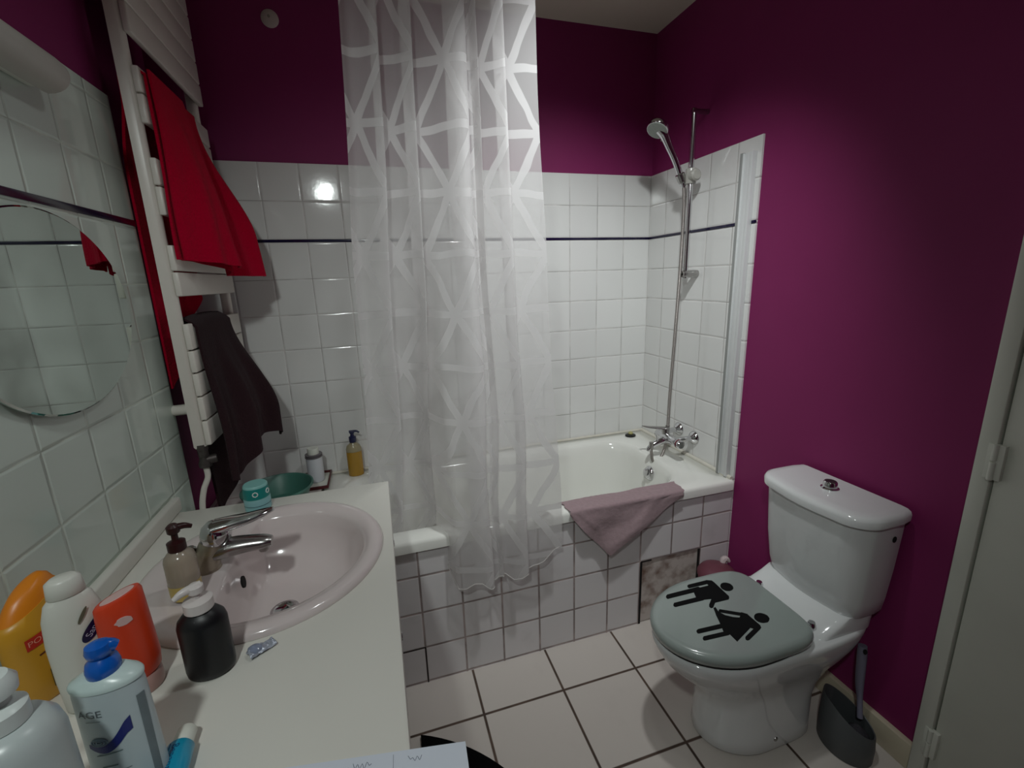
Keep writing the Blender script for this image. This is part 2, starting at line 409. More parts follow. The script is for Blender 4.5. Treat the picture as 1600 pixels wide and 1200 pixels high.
# red towel over the radiator: back layer, fold, front layers, all one cloth
m_red = M('red_terry', srgb(178, 2, 44), .95, spec=.03, noise_amt=.16, scale=220, bump=.8, sheen=.04)
m_brown = M('brown_terry', srgb(48, 31, 35), .95, spec=.05, noise_amt=.25, scale=200, bump=.8, sheen=.05)
def n1(a, b=0): return noise.noise(Vector((a * 3.1, b * 2.3, 1.7)))
def red(u, vv):
    # vv 0 = back hem, .4 = fold over the slat, 1 = front hem
    y = -.612 + .345 * u
    zt = 2.046 + .008 * u
    if vv < .40:
        q = 1 - vv / .40
        z = zt - q * (.865 - .25 * u)
        x = -1.984 - .030 * smooth01(0, .3, q) - .012 * math.sin(9 * u + 2) * q
        y2 = y + .026 * (1 - u) * smooth01(.0, .1, q) + .02 * q
        k = smooth01(.0, .04, q)
        return (x + (1 - k) * .044, y2, z + .006 * (1 - k))
    q = (vv - .40) / .60
    drop = .49 + .04 * smooth01(.25, .62, u) + .03 * smooth01(.9, .4, u) * 0 + .012 * u
    z = zt - q * drop
    k = smooth01(0, .05, q)
    spread = smooth01(.05, .75, q)
    x = -1.952 + k * .036 + spread * (.001 + .116 * smooth01(.05, 1.0, u)) * (.45 + .55 * q)
    x += (.020 * math.sin(14 * u + 1.5 * q) + .010 * math.sin(25 * u + 3 - q)) * spread * min(1, u * 4)
    y = y + .03 * spread * u + .012 * math.sin(5 * q + 2 * u) * spread - .008 * spread * (1 - u)
    return (x, y, z)
t = thing('red_towel', 'large red terry towel hung over the upper slats of the white towel radiator', 'towel', (-1.91, -.4, 2.02))
mesh('towel_body', *sheet(red, 44, 70, .007), m_red, t, flat_angle=80)
def redfold(u, vv):
    # the looser outer fold lying over the front
    q = vv
    y = -.618 + .22 * u + .01 * math.sin(6 * q)
    z = 2.03 - q * (.475 - .01 * u) - .03 * u * q
    x = -1.905 + .034 * math.sin(PI * u) * smooth01(0, .7, q) + .095 * u * q + .008 * math.sin(17 * u + 2 * q) * q * min(1, u * 5)
    return (x, y, z)
mesh('front_fold', *sheet(redfold, 18, 30, .006), m_red, t, flat_angle=80)

def brown(u, vv):
    y = -.592 + .33 * u
    zt = 1.396 + .006 * math.sin(PI * u)
    if vv < .42:
        q = 1 - vv / .42
        z = zt - q * (.70 - .12 * u)
        k = smooth01(0, .04, q)
        return (-1.945 - .03 * k - .012 * math.sin(8 * u) * q, y + .07 * q * (1 - .3 * u), z)
    q = (vv - .42) / .58
    z = zt - q * (.505 + .035 * math.sin(6.2 * u + .4) - .02 * u)
    k = smooth01(0, .05, q); sp_ = smooth01(.05, .8, q)
    x = -1.950 + k * .034 + sp_ * (.014 + .10 * u) + (.016 * math.sin(15 * u + q) + .006 * math.sin(31 * u)) * sp_
    y = y + (.045 * u - .02) * sp_ + .01 * math.sin(4 * q + u) * sp_
    return (x, y, z)
t = thing('brown_towel', 'dark brown towel hung over the lower slats of the radiator beside the red one', 'towel', (-1.91, -.4, 1.4))
mesh('towel_body', *sheet(brown, 40, 64, .007), m_brown, t, flat_angle=80)

# ------------------------------------------------------------------ things on the ledge
t = thing('green_basin', 'round dark green plastic basin standing on the ledge behind the washbasin', 'basin', (-1.842, -.30, LZ))
GC = (-1.842, -.30, LZ)
mesh('bowl', *lathe([(.085, 0), (.095, .004), (.122, .075), (.126, .080), (.131, .080), (.131, .086), (.125, .087), (.118, .078), (.091, .010), (.0001, .008)], GC, 44, cap1=False), M('green_plastic', srgb(70, 118, 106), .4, noise_amt=.06, scale=12), t)
t = thing('dark_red_tray', 'small dark red rimmed tray on the ledge by the back wall tiling', 'tray', (-1.745, -.105, LZ))
mesh('tray_base', *box(-1.795, -1.672, -.19, -.022, LZ, LZ + .004, .001), m_white_paint, t)
mesh('tray_rim', *join(box(-1.678, -1.671, -.195, -.018, LZ, LZ + .014, .002), box(-1.80, -1.671, -.197, -.190, LZ, LZ + .014, .002), box(-1.80, -1.793, -.195, -.018, LZ, LZ + .014, .002), box(-1.80, -1.671, -.025, -.018, LZ, LZ + .014, .002)), M('dark_red_plastic', srgb(82, 20, 24), .4, noise_amt=.1), t)
t = thing('white_bottle', 'white bottle with grey neck rings standing on the dark red tray', 'bottle', (-1.728, -.10, LZ + .004))
C0 = (-1.728, -.10, LZ + .004)
mesh('bottle_body', *lathe([(.030, 0), (.034, .004), (.034, .105), (.032, .112), (.022, .118), (.018, .122)], C0, 32), M('white_bottle_plastic', srgb(212, 214, 220), .35, noise_amt=.03), t)
mesh('neck_ring', *join(lathe([(.0345, .1125), (.036, .1135), (.036, .117), (.034, .118)], C0, 32), lathe([(.034, .123), (.0355, .124), (.0355, .127), (.033, .128)], C0, 32), lathe([(.031, .117), (.031, .124)], C0, 24)), M('grey_ring', srgb(110, 104, 108), .4, noise_amt=.05), t)
mesh('cap', *lathe([(.024, .127), (.024, .150), (.022, .155), (.0001, .156)], C0, 28), m_white_paint, t)
# hand soap with blue pump on the bath end rim
C0 = (-1.562, -.058, .604)
m_amber = M('amber_soap', srgb(206, 160, 60), .25, noise_amt=.05, scale=10, trans=.35)
m_clear = M('clear_plastic', srgb(226, 222, 206), .12, trans=.85, noise_amt=.02)
t = thing('amber_soap_bottle', 'amber liquid soap bottle with dark blue pump on the far bath corner by the curtain', 'soap bottle', C0)
mesh('liquid', *lathe([(.030, .001), (.034, .004), (.034, .118), (.0001, .119)], C0, 28, sx=1.0, sy=.72), m_amber, t)
mesh('bottle_shoulder', *lathe([(.034, .119), (.034, .132), (.028, .148), (.014, .158), (.013, .165), (.0001, .166)], C0, 28, sy=.72), M('hazy_plastic', srgb(196, 184, 150), .2, trans=.4, noise_amt=.04), t)
pm = M('navy_pump', srgb(24, 28, 70), .35, noise_amt=.08)
pu = mesh('pump_collar', *lathe([(.015, .163), (.016, .165), (.016, .188), (.009, .192), (.007, .205)], C0, 20), pm, t)
mesh('pump_head', *join(lathe([(.009, .203), (.011, .206), (.011, .214), (.004, .216)], C0, 16), tube([(C0[0] - .012, C0[1], C0[2] + .213), (C0[0] + .018, C0[1], C0[2] + .213), (C0[0] + .032, C0[1] - .004, C0[2] + .206)], [.006, .005, .0035], 10, 3)), pm, t)

# ------------------------------------------------------------------ shower curtain
def path_pts():
    c = [(0, .0), (.05, .012), (.17, -.030), (.135, .030), (.24, .022), (.335, -.018), (.285, .036), (.40, .026), (.555, -.040), (.60, -.015), (.505, .034), (.64, .02), (.665, -.012), (.635, .040), (.80, -.030), (.765, .022), (.87, .006), (1.0, -.004)]
    P = catmull([(a, b, 0) for a, b in c], 9)
    s = [0]
    for p, q in zip(P, P[1:]): s.append(s[-1] + math.hypot((q.x - p.x) * .58, q.y - p.y))
    return P, s
CP, CS = path_pts()
CZ0, NV = 2.425, 70
def curtain_pt(i, z):
    f, a = CP[i].x, CP[i].y
    k = (CZ0 - z) / (CZ0 - .5)
    xl = -1.412 - .085 * k; xr = -.875 + .045 * k
    x = xl + f * (xr - xl)
    d = smooth01(1.9, .62, z)
    out = smooth01(.30, .42, f)
    y = -.695 + d * ((1 - out) * .105 + out * (-.072)) + a * (1 - .45 * d)
    wob = noise.noise(Vector((f * 5, z * 2.2, 3))) * .012 + noise.noise(Vector((f * 14, z * 5, 9))) * .004
    x += wob * k + .006 * math.sin(z * 7 + f * 9) * k
    y += noise.noise(Vector((f * 6 + 20, z * 2.6, 5))) * .012 * k * (1 - .6 * d)
    return Vector((x, y, z))
def zbot(f):
    o = smooth01(.30, .40, f)
    return .52 * (1 - o) + o * (.415 + .07 * smooth01(.8, .95, f) + .015 * math.sin(f * 40)) + .12 * math.exp(-((f - .345) / .035) ** 2)
bm = bmesh.new(); uvl = bm.loops.layers.uv.new('cloth')
grid = []
for i in range(len(CP)):
    zb = zbot(CP[i].x)
    grid.append([bm.verts.new(curtain_pt(i, CZ0 + (zb - CZ0) * j / NV)) for j in range(NV + 1)])
for i in range(len(CP) - 1):
    for j in range(NV):
        f = bm.faces.new((grid[i][j], grid[i + 1][j], grid[i + 1][j + 1], grid[i][j + 1])); f.smooth = True
        for l, (a, b_) in zip(f.loops, ((i, j), (i + 1, j), (i + 1, j + 1), (i, j + 1))):
            l[uvl].uv = (CS[-1] - CS[a], grid[a][b_].co.z)
CB = Vector((-1.15, -.695, CZ0))
for v in bm.verts: v.co -= CB
me = bpy.data.meshes.new('sheer_cloth'); bm.to_mesh(me); bm.free()
mc = bpy.data.materials.new('sheer_curtain'); mc.use_nodes = True; nt = mc.node_tree; nt.nodes.clear()
uvn = nt.nodes.new('ShaderNodeUVMap'); uvn.uv_map = 'cloth'
nzw = nt.nodes.new('ShaderNodeTexNoise'); nzw.inputs['Scale'].default_value = 6; nzw.inputs['Detail'].default_value = 2
nt.links.new(uvn.outputs[0], nzw.inputs['Vector'])
sp = nt.nodes.new('ShaderNodeSeparateXYZ'); nt.links.new(uvn.outputs[0], sp.inputs[0])
nsc = nt.nodes.new('ShaderNodeSeparateColor'); nt.links.new(nzw.outputs['Color'], nsc.inputs[0])
us = math_node(nt, 'ADD', sp.outputs[0], math_node(nt, 'MULTIPLY', math_node(nt, 'SUBTRACT', nsc.outputs[0], .5), .03))
vs = math_node(nt, 'ADD', sp.outputs[1], math_node(nt, 'MULTIPLY', math_node(nt, 'SUBTRACT', nsc.outputs[1], .5), .03))
HR, HA = .178, .095        # row height, half side of the woven triangles
pv = math_node(nt, 'DIVIDE', math_node(nt, 'SUBTRACT', vs, 1.91), HR)
pu_ = math_node(nt, 'DIVIDE', math_node(nt, 'SUBTRACT', us, 0.0), 2 * HA)
def near_int(x): return math_node(nt, 'ABSOLUTE', math_node(nt, 'SUBTRACT', math_node(nt, 'FRACT', math_node(nt, 'ADD', x, .5)), .5))
hv = math_node(nt, 'MULTIPLY', near_int(pv), HR)
sl = HR / math.hypot(HR, HA)
d1 = math_node(nt, 'MULTIPLY', near_int(math_node(nt, 'ADD', pu_, math_node(nt, 'MULTIPLY', pv, .5))), 2 * HA * sl)
d2 = math_node(nt, 'MULTIPLY', near_int(math_node(nt, 'SUBTRACT', pu_, math_node(nt, 'MULTIPLY', pv, .5))), 2 * HA * sl)
dm = math_node(nt, 'MINIMUM', hv, math_node(nt, 'MINIMUM', d1, d2))
band = smap(nt, dm, .0125, .0105)
op = math_node(nt, 'ADD', 0.55, math_node(nt, 'MULTIPLY', band, 0.92 - 0.55))
tr = nt.nodes.new('ShaderNodeBsdfTransparent'); tr.inputs[0].default_value = (1, 1, 1, 1)
df = nt.nodes.new('ShaderNodeBsdfDiffuse'); df.inputs[0].default_value = srgb(242, 240, 240)
tl = nt.nodes.new('ShaderNodeBsdfTranslucent'); tl.inputs[0].default_value = srgb(242, 240, 240)
m1 = nt.nodes.new('ShaderNodeMixShader'); m1.inputs[0].default_value = .5
nt.links.new(df.outputs[0], m1.inputs[1]); nt.links.new(tl.outputs[0], m1.inputs[2])
m2 = nt.nodes.new('ShaderNodeMixShader'); nt.links.new(op, m2.inputs[0]); nt.links.new(tr.outputs[0], m2.inputs[1]); nt.links.new(m1.outputs[0], m2.inputs[2])
out = nt.nodes.new('ShaderNodeOutputMaterial'); nt.links.new(m2.outputs[0], out.inputs[0])
me.materials.append(mc)
t = thing('shower_curtain', 'sheer white shower curtain with woven triangle lines hanging over the bath front', 'shower curtain', CB)
o = bpy.data.objects.new('sheer_cloth', me); COL.objects.link(o); o.parent = t
hem = [curtain_pt(i, zbot(CP[i].x) + .004) for i in range(0, len(CP), 2)]
mesh('hem', *tube(hem, .0018, 6), M('hem_thread', srgb(222, 218, 214), .8, noise_amt=.04, alpha=.55), t)
t = thing('curtain_rod', 'white curtain rod running above the bath front, holding the sheer curtain', 'curtain rod', (-1.0, -.695, CZ0 + .014))
mesh('rod', *tube([(XA, -.695, CZ0 + .014), (.008, -.695, CZ0 + .014)], .0125, 16), m_white_paint, t)
# ------------------------------------------------------------------ bath mixer, hose, rail, handset
t = thing('bath_mixer', 'chrome wall-mounted bath mixer tap on the right wall tiling above the tub end', 'tap', (-.10, -.385, .69))
ex = axis_matrix((-1, 0, 0))
for y, z in ((-.325, .712), (-.440, .704)):
    mesh('wall_flange', *lathe([(.034, 0), (.034, .003), (.026, .014), (.016, .022), (.0145, .024)], (0, y, z), 28, mat=ex), m_chrome, t)
for un in (tube([(-.02, -.325, .712), (-.05, -.328, .712), (-.075, -.332, .709), (-.10, -.334, .706)], .0125, 14, 4), tube([(-.02, -.440, .704), (-.05, -.438, .704), (-.075, -.434, .702), (-.10, -.432, .70)], .0125, 14, 4)):
    mesh('union', *un, m_chrome, t)
mesh('mixer_body', *join(lathe([(.010, -.085), (.018, -.083), (.021, -.078), (.022, -.05), (.024, -.02), (.024, .02), (.022, .05), (.021, .074), (.018, .078), (.010, .08)], (-.112, -.385, .700), 24, mat=axis_matrix((0, 1, 0)))), m_chrome, t)
mesh('spout', *tube([(-.112, -.385, .694), (-.150, -.383, .686), (-.185, -.380, .672), (-.205, -.378, .655), (-.208, -.378, .645)], [.019, .017, .015, .013, .012], 16, 5), m_chrome, t)
mesh('lever', *join(tube([(-.112, -.372, .715), (-.114, -.370, .742)], [.018, .016], 16), tube([(-.105, -.372, .742), (-.135, -.366, .747), (-.19, -.352, .754), (-.225, -.345, .762)], [.017, .014, .010, .006], 14, 5, flat=.5)), m_chrome_dull, t)
k = mesh('temperature_knob', *lathe([(.018, .078), (.021, .080), (.021, .104), (.017, .108), (.0001, .108)], (-.112, -.385, .700), 24, mat=axis_matrix((0, -1, 0))), m_chrome, t)
mesh('red_mark', *lathe([(.0215, .086), (.0215, .094)], (-.112, -.385, .700), 24, mat=axis_matrix((0, -1, 0)), cap0=False, cap1=False), M('dark_red_ring', srgb(104, 26, 36), .4, noise_amt=.08), k)
mesh('diverter_knob', *tube([(-.165, -.383, .69), (-.168, -.383, .715), (-.168, -.383, .722)], [.006, .006, .010], 12), m_chrome, t)

t = thing('shower_rail', 'vertical chrome shower rail on the right wall in the bath corner', 'shower rail', (-.06, -.386, 1.46))
mesh('rail_tube', *tube([(-.060, -.386, 1.452), (-.060, -.386, 2.135)], .0105, 18), m_chrome, t)
mesh('lower_bracket', *join(lathe([(.0165, 0), (.0165, .070), (.014, .076), (.0001, .077)], (0, -.386, 1.470), 24, mat=ex)), m_chrome_dull, t)
mesh('lower_bracket_bore', *lathe([(.0055, .0775), (.0001, .078)], (0, -.386, 1.470), 14, mat=ex), m_dark, t)
mesh('upper_bracket', *join(lathe([(.010, 0), (.010, .060), (.012, .064), (.012, .076), (.0001, .078)], (.008, -.386, 2.128), 24, mat=ex)), m_chrome_dull, t)
m_slider = M('translucent_slider', srgb(206, 204, 196), .25, trans=.35, noise_amt=.03)
sl_ = mesh('slider', *join(lathe([(.021, -.030), (.022, -.027), (.022, .027), (.021, .030)], (-.060, -.386, 1.876), 24), lathe([(.020, 0), (.024, .004), (.024, .026), (.018, .032)], (-.060, -.395, 1.876), 20, mat=axis_matrix((0, -1, 0)))), m_slider, t)
HB = Vector((-.090, -.362, 1.872))
mesh('handset_cradle', *lathe([(.014, -.02), (.018, -.016), (.020, .016), (.017, .02)], HB, 20, mat=axis_matrix((-.42, .05, .9))), m_chrome_dull, sl_)

t = thing('shower_handset', 'chrome hand shower with a round grey spray face resting in the rail holder', 'shower head', HB)
HD = Vector((-.190, -.342, 2.052))
mesh('handle', *tube([HB + Vector((.014, -.002, -.035)), HB, HB + Vector((-.030, .006, .07)), HB + Vector((-.060, .012, .125)), HD + Vector((.018, -.004, -.012)), HD + Vector((.0, 0, .012))], [.010, .0125, .0135, .0145, .019, .022], 18, 5), m_chrome, t, label='chrome handle')
fd = Vector((-.50, -.22, -.84)).normalized(); fm_ = axis_matrix(fd)
mesh('head_shell', *lathe([(.012, -.030), (.030, -.024), (.043, -.012), (.047, 0), (.046, .007), (.043, .010)], HD + Vector((-.012, 0, .014)), 36, mat=fm_), m_chrome, t)
mesh('spray_face', *lathe([(.0425, .0095), (.040, .012), (.0001, .014)], HD + Vector((-.012, 0, .014)), 36, mat=fm_), M('grey_spray_face', srgb(150, 158, 150), .4, noise_amt=.1, scale=160, bump=.4), t)
mesh('selector_tab', *tube([HD + Vector((-.012, 0, .014)) + fm_ @ Vector((0, -.040, .004)), HD + Vector((-.012, 0, .014)) + fm_ @ Vector((.002, -.046, .022))], [.007, .004], 10), m_clear, t)

t = thing('shower_hose', 'ribbed metal shower hose looping from the bath mixer up to the hand shower', 'hose', (-.2, -.38, .64))
hp = [HB + Vector((.014, -.002, -.035)), (-.072, -.366, 1.76), (-.078, -.374, 1.60), (-.084, -.376, 1.40), (-.088, -.368, 1.12), (-.092, -.362, .90), (-.098, -.366, .73), (-.115, -.372, .640), (-.150, -.378, .585), (-.185, -.384, .590), (-.198, -.388, .635), (-.200, -.386, .668)]
mh, nt, b = new_mat('ribbed_hose'); b.inputs['Base Color'].default_value = srgb(160, 154, 150); b.inputs['Metallic'].default_value = .8; b.inputs['Roughness'].default_value = .38
g = nt.nodes.new('ShaderNodeNewGeometry'); wv = nt.nodes.new('ShaderNodeTexWave'); wv.bands_direction = 'Z'; wv.inputs['Scale'].default_value = 60; nt.links.new(g.outputs['Position'], wv.inputs['Vector'])
bp = nt.nodes.new('ShaderNodeBump'); bp.inputs['Strength'].default_value = .5; bp.inputs['Distance'].default_value = .002; nt.links.new(wv.outputs['Fac'], bp.inputs['Height']); nt.links.new(bp.outputs['Normal'], b.inputs['Normal'])
mesh('hose_tube', *tube(hp, .0072, 12, 9), mh, t)
for hn in (tube([(-.0975, -.3655, .755), (-.0985, -.366, .715)], [.0105, .0095], 12), tube([(-.1995, -.387, .66), (-.200, -.386, .690)], .0105, 12)):
    mesh('hose_nut', *hn, m_chrome_dull, t)

# plug on the bath corner
t = thing('bath_plug', 'dark round bath plug with a pale yellowish top lying in the far bath corner', 'bath plug', (-.120, -.072, .605))
mesh('plug_disc', *lathe([(.024, 0), (.026, .003), (.025, .008), (.014, .010), (.0001, .010)], (-.120, -.072, .605), 24, sx=1.15), m_black, t)
mesh('plug_grip', *lathe([(.012, .009), (.013, .015), (.008, .022), (.0001, .024)], (-.115, -.065, .605), 16), M('yellowed_rubber', srgb(176, 172, 116), .6, noise_amt=.2, scale=60), t)

# cloth over the bath rim
m_cloth = M('faded_pink_cloth', srgb(156, 134, 138), .95, spec=.1, noise_amt=.16, scale=70, bump=.5, sheen=.2)
def cloth(u, vv):
    xL, xR = -.785, -.255
    pk = .31
    dr = .012 + .19 * (u / pk if u < pk else max(0, (1 - (u - pk) / (1 - pk))) ** 1.15) + .012 * math.sin(11 * u) * u * (1 - u)
    inner = .09 + .02 * math.sin(9 * u)
    bank = .028
    L = inner + bank + dr; q = vv * L
    wob = noise.noise(Vector((u * 6, vv * 5, 2)))
    x = xL + (xR - xL) * u + .012 * wob + .03 * vv * (.5 - u)
    if q < inner:
        y = -.735 + bank * .6 + (inner - q); z = .6085 + .002 * wob + .002
        if y > -.640: z -= (y + .640) * 1.0
    elif q < inner + bank:
        a = (q - inner) / bank * PI / 2
        y = -.718 - .010 * math.sin(a); z = .598 + .012 * math.cos(a)
    else:
        h = q - inner - bank
        y = -.728 - .010 * math.sin(11 * u + h * 18) * smooth01(0, .1, h) - .012 * smooth01(0, .12, h) + .006 * wob; z = .598 - h
    return (x, y, z)
t = thing('rim_cloth', 'faded pinkish cloth draped over the bath rim, its corner hanging down the tiles', 'cloth', (-.52, -.71, .61))
mesh('cloth_sheet', *sheet(cloth, 44, 44, .003), m_cloth, t, flat_angle=80)

# bin behind the toilet
t = thing('small_bin', 'small dusky pink bin tucked behind the toilet against the bath front', 'bin', (-.125, -.785, 0))
m_bin = M('dusky_pink_plastic', srgb(112, 62, 74), .45, noise_amt=.08, scale=20)
mesh('bin_body', *lathe([(.058, 0), (.062, .004), (.074, .215), (.076, .222), (.072, .222), (.060, .01), (.0001, .008)], (-.125, -.785, 0), 36, cap1=False), m_bin, t)
mesh('bin_lid', *lathe([(.078, .220), (.079, .230), (.068, .248), (.045, .262), (.0001, .268)], (-.125, -.785, 0), 36), m_bin, t)
mesh('paper_tuft', *tube([(-.085, -.77, .252), (-.078, -.765, .268), (-.066, -.768, .275), (-.055, -.775, .262)], [.010, .014, .012, .006], 8, 3), M('crumpled_paper', srgb(206, 190, 190), .9, noise_amt=.1, bump=1, scale=120), t, label='scrap of white paper poking out')

# ------------------------------------------------------------------ toilet
TY = -1.187
def egg(z, xf, xb, hw, wid=.235, nb=5.0, nf=2.0, N=64, cy=TY):
    xw = min(xf + wid, (xf + xb) / 2 + .12); out = []
    for k in range(N):
        a = 2 * PI * k / N
        c, s = math.cos(a), math.sin(a)
        if c < 0: x = xw - (xw - xf) * abs(c) ** (2 / nf); y = hw * math.copysign(abs(s) ** (2 / nf), s)
        else: x = xw + (xb - xw) * abs(c) ** (2 / nb); y = hw * math.copysign(abs(s) ** (2 / nb), s)
        out.append(Vector((x, cy + y, z)))
    return out
t = thing('toilet', 'white close-coupled toilet against the purple wall with a silver pictogram lid', 'toilet', (-.36, TY, 0))
mesh('bowl', *loft([egg(0, -.520, -.160, .112, .16), egg(.012, -.530, -.158, .120, .16), egg(.05, -.528, -.158, .117, .16), egg(.15, -.530, -.155, .112, .17), egg(.20, -.545, -.140, .116, .19), egg(.25, -.585, -.105, .127, .20), egg(.29, -.628, -.062, .143, .22), egg(.33, -.664, -.028, .156, .235), egg(.365, -.684, -.012, .164, .235), egg(.388, -.694, -.008, .168, .235), egg(.400, -.693, -.008, .167, .235), egg(.405, -.688, -.010, .162, .235)]), m_ceramic, t, flat_angle=60)
mesh('lid_gap_ring', *loft([egg(.404, -.684, -.27, .158, nb=3.2), egg(.406, -.688, -.268, .162, nb=3.2), egg(.416, -.688, -.268, .162, nb=3.2), egg(.418, -.684, -.27, .158, nb=3.2)]), m_black, t, label='dark ring under the lid')  # black ring filling the gap between bowl rim and lid
m_lid = M('silver_grey_lacquer', srgb(150, 160, 156), .22, coat=.5, noise_amt=.03, scale=6)
lid = mesh('lid', *loft([egg(.4185, -.694, -.262, .164, nb=5.5), egg(.422, -.700, -.258, .169, nb=5.5), egg(.436, -.702, -.256, .171, nb=5.5), egg(.448, -.699, -.258, .168, nb=5.5), egg(.4535, -.691, -.263, .161, nb=5.5), egg(.4555, -.678, -.27, .150, nb=5.5)]), m_lid, t, flat_angle=60, label='silver grey lid with two black figures')
PICTO = {"m_head": [[-0.364, -1.114], [-0.37, -1.117], [-0.377, -1.119], [-0.383, -1.119], [-0.389, -1.117], [-0.394, -1.114], [-0.397, -1.109], [-0.399, -1.103], [-0.398, -1.096], [-0.395, -1.09], [-0.39, -1.085], [-0.384, -1.081], [-0.378, -1.079], [-0.371, -1.079], [-0.365, -1.081], [-0.36, -1.085], [-0.356, -1.09], [-0.355, -1.096], [-0.356, -1.103], [-0.359, -1.109]], "w_head": [[-0.366, -1.26], [-0.372, -1.264], [-0.379, -1.266], [-0.387, -1.265], [-0.393, -1.264], [-0.399, -1.26], [-0.403, -1.255], [-0.404, -1.25], [-0.404, -1.244], [-0.401, -1.238], [-0.396, -1.233], [-0.39, -1.229], [-0.383, -1.227], [-0.375, -1.227], [-0.368, -1.229], [-0.363, -1.233], [-0.359, -1.238], [-0.357, -1.244], [-0.358, -1.25], [-0.361, -1.256]], "m_sh": [[-0.418, -1.049], [-0.401, -1.057], [-0.4, -1.069], [-0.403, -1.138], [-0.409, -1.145], [-0.421, -1.149], [-0.435, -1.138], [-0.429, -1.09], [-0.428, -1.067]], "m_torso": [[-0.491, -1.073], [-0.434, -1.074], [-0.407, -1.074], [-0.414, -1.138], [-0.442, -1.135], [-0.497, -1.124], [-0.506, -1.109]], "w_dress": [[-0.487, -1.166], [-0.478, -1.164], [-0.483, -1.183], [-0.475, -1.202], [-0.458, -1.216], [-0.442, -1.224], [-0.423, -1.211], [-0.409, -1.221], [-0.408, -1.268], [-0.413, -1.277], [-0.427, -1.282], [-0.443, -1.267], [-0.517, -1.296], [-0.517, -1.267], [-0.53, -1.261], [-0.513, -1.224], [-0.501, -1.194]], "w_arm_top": [[-0.436, -1.214], [-0.42, -1.208], [-0.408, -1.22], [-0.416, -1.233]], "m_arm": [[-0.496, -1.065], [-0.498, -1.064], [-0.499, -1.062], [-0.499, -1.06], [-0.498, -1.057], [-0.496, -1.053], [-0.493, -1.051], [-0.489, -1.049], [-0.486, -1.049], [-0.416, -1.05], [-0.413, -1.051], [-0.412, -1.053], [-0.412, -1.055], [-0.413, -1.059], [-0.416, -1.062], [-0.419, -1.064], [-0.423, -1.066], [-0.426, -1.067]], "m_leg1": [[-0.591, -1.085], [-0.594, -1.085], [-0.596, -1.083], [-0.596, -1.08], [-0.595, -1.076], [-0.593, -1.073], [-0.589, -1.07], [-0.586, -1.068], [-0.582, -1.067], [-0.467, -1.068], [-0.464, -1.069], [-0.463, -1.071], [-0.463, -1.074], [-0.464, -1.078], [-0.467, -1.082], [-0.47, -1.085], [-0.474, -1.087], [-0.478, -1.087]], "m_leg2": [[-0.592, -1.124], [-0.595, -1.123], [-0.596, -1.122], [-0.597, -1.119], [-0.596, -1.115], [-0.593, -1.112], [-0.59, -1.109], [-0.587, -1.107], [-0.583, -1.107], [-0.482, -1.109], [-0.48, -1.11], [-0.478, -1.112], [-0.478, -1.115], [-0.479, -1.118], [-0.482, -1.122], [-0.485, -1.124], [-0.489, -1.126], [-0.493, -1.127]], "m_fore": [[-0.409, -1.136], [-0.407, -1.136], [-0.405, -1.138], [-0.405, -1.141], [-0.407, -1.143], [-0.409, -1.146], [-0.412, -1.148], [-0.416, -1.15], [-0.419, -1.15], [-0.47, -1.148], [-0.472, -1.147], [-0.474, -1.145], [-0.474, -1.143], [-0.472, -1.14], [-0.47, -1.137], [-0.467, -1.135], [-0.464, -1.133], [-0.461, -1.133]], "m_hand": [[-0.468, -1.133], [-0.464, -1.13], [-0.46, -1.129], [-0.456, -1.129], [-0.454, -1.131], [-0.453, -1.134], [-0.454, -1.137], [-0.457, -1.141], [-0.46, -1.144], [-0.481, -1.16], [-0.485, -1.163], [-0.489, -1.164], [-0.492, -1.164], [-0.495, -1.162], [-0.495, -1.16], [-0.495, -1.156], [-0.492, -1.153], [-0.489, -1.149]], "w_arm": [[-0.482, -1.187], [-0.483, -1.186], [-0.483, -1.184], [-0.482, -1.182], [-0.48, -1.18], [-0.477, -1.178], [-0.475, -1.177], [-0.473, -1.176], [-0.471, -1.177], [-0.418, -1.212], [-0.417, -1.213], [-0.417, -1.215], [-0.418, -1.217], [-0.42, -1.219], [-0.423, -1.221], [-0.425, -1.222], [-0.428, -1.222], [-0.429, -1.222]], "w_arm2": [[-0.421, -1.267], [-0.417, -1.266], [-0.414, -1.266], [-0.412, -1.268], [-0.411, -1.27], [-0.412, -1.273], [-0.415, -1.276], [-0.418, -1.279], [-0.422, -1.281], [-0.48, -1.302], [-0.483, -1.302], [-0.486, -1.302], [-0.488, -1.301], [-0.489, -1.298], [-0.488, -1.296], [-0.486, -1.293], [-0.483, -1.29], [-0.479, -1.288]], "w_leg1": [[-0.597, -1.237], [-0.599, -1.236], [-0.601, -1.235], [-0.601, -1.232], [-0.6, -1.229], [-0.598, -1.226], [-0.595, -1.224], [-0.592, -1.223], [-0.589, -1.222], [-0.507, -1.227], [-0.505, -1.228], [-0.503, -1.229], [-0.503, -1.232], [-0.504, -1.235], [-0.507, -1.238], [-0.51, -1.24], [-0.513, -1.241], [-0.517, -1.242]], "w_leg2": [[-0.598, -1.264], [-0.6, -1.263], [-0.602, -1.262], [-0.602, -1.259], [-0.601, -1.257], [-0.599, -1.254], [-0.596, -1.252], [-0.593, -1.25], [-0.59, -1.25], [-0.512, -1.255], [-0.509, -1.255], [-0.508, -1.257], [-0.508, -1.259], [-0.509, -1.262], [-0.511, -1.265], [-0.514, -1.267], [-0.518, -1.268], [-0.521, -1.269]]}
V, F = [], []
man = [k for k in PICTO if k.startswith('m_')]; woman = [k for k in PICTO if k.startswith('w_')]
mk = M('black_vinyl', srgb(9, 10, 11), .7, spec=.15, noise_amt=.1)
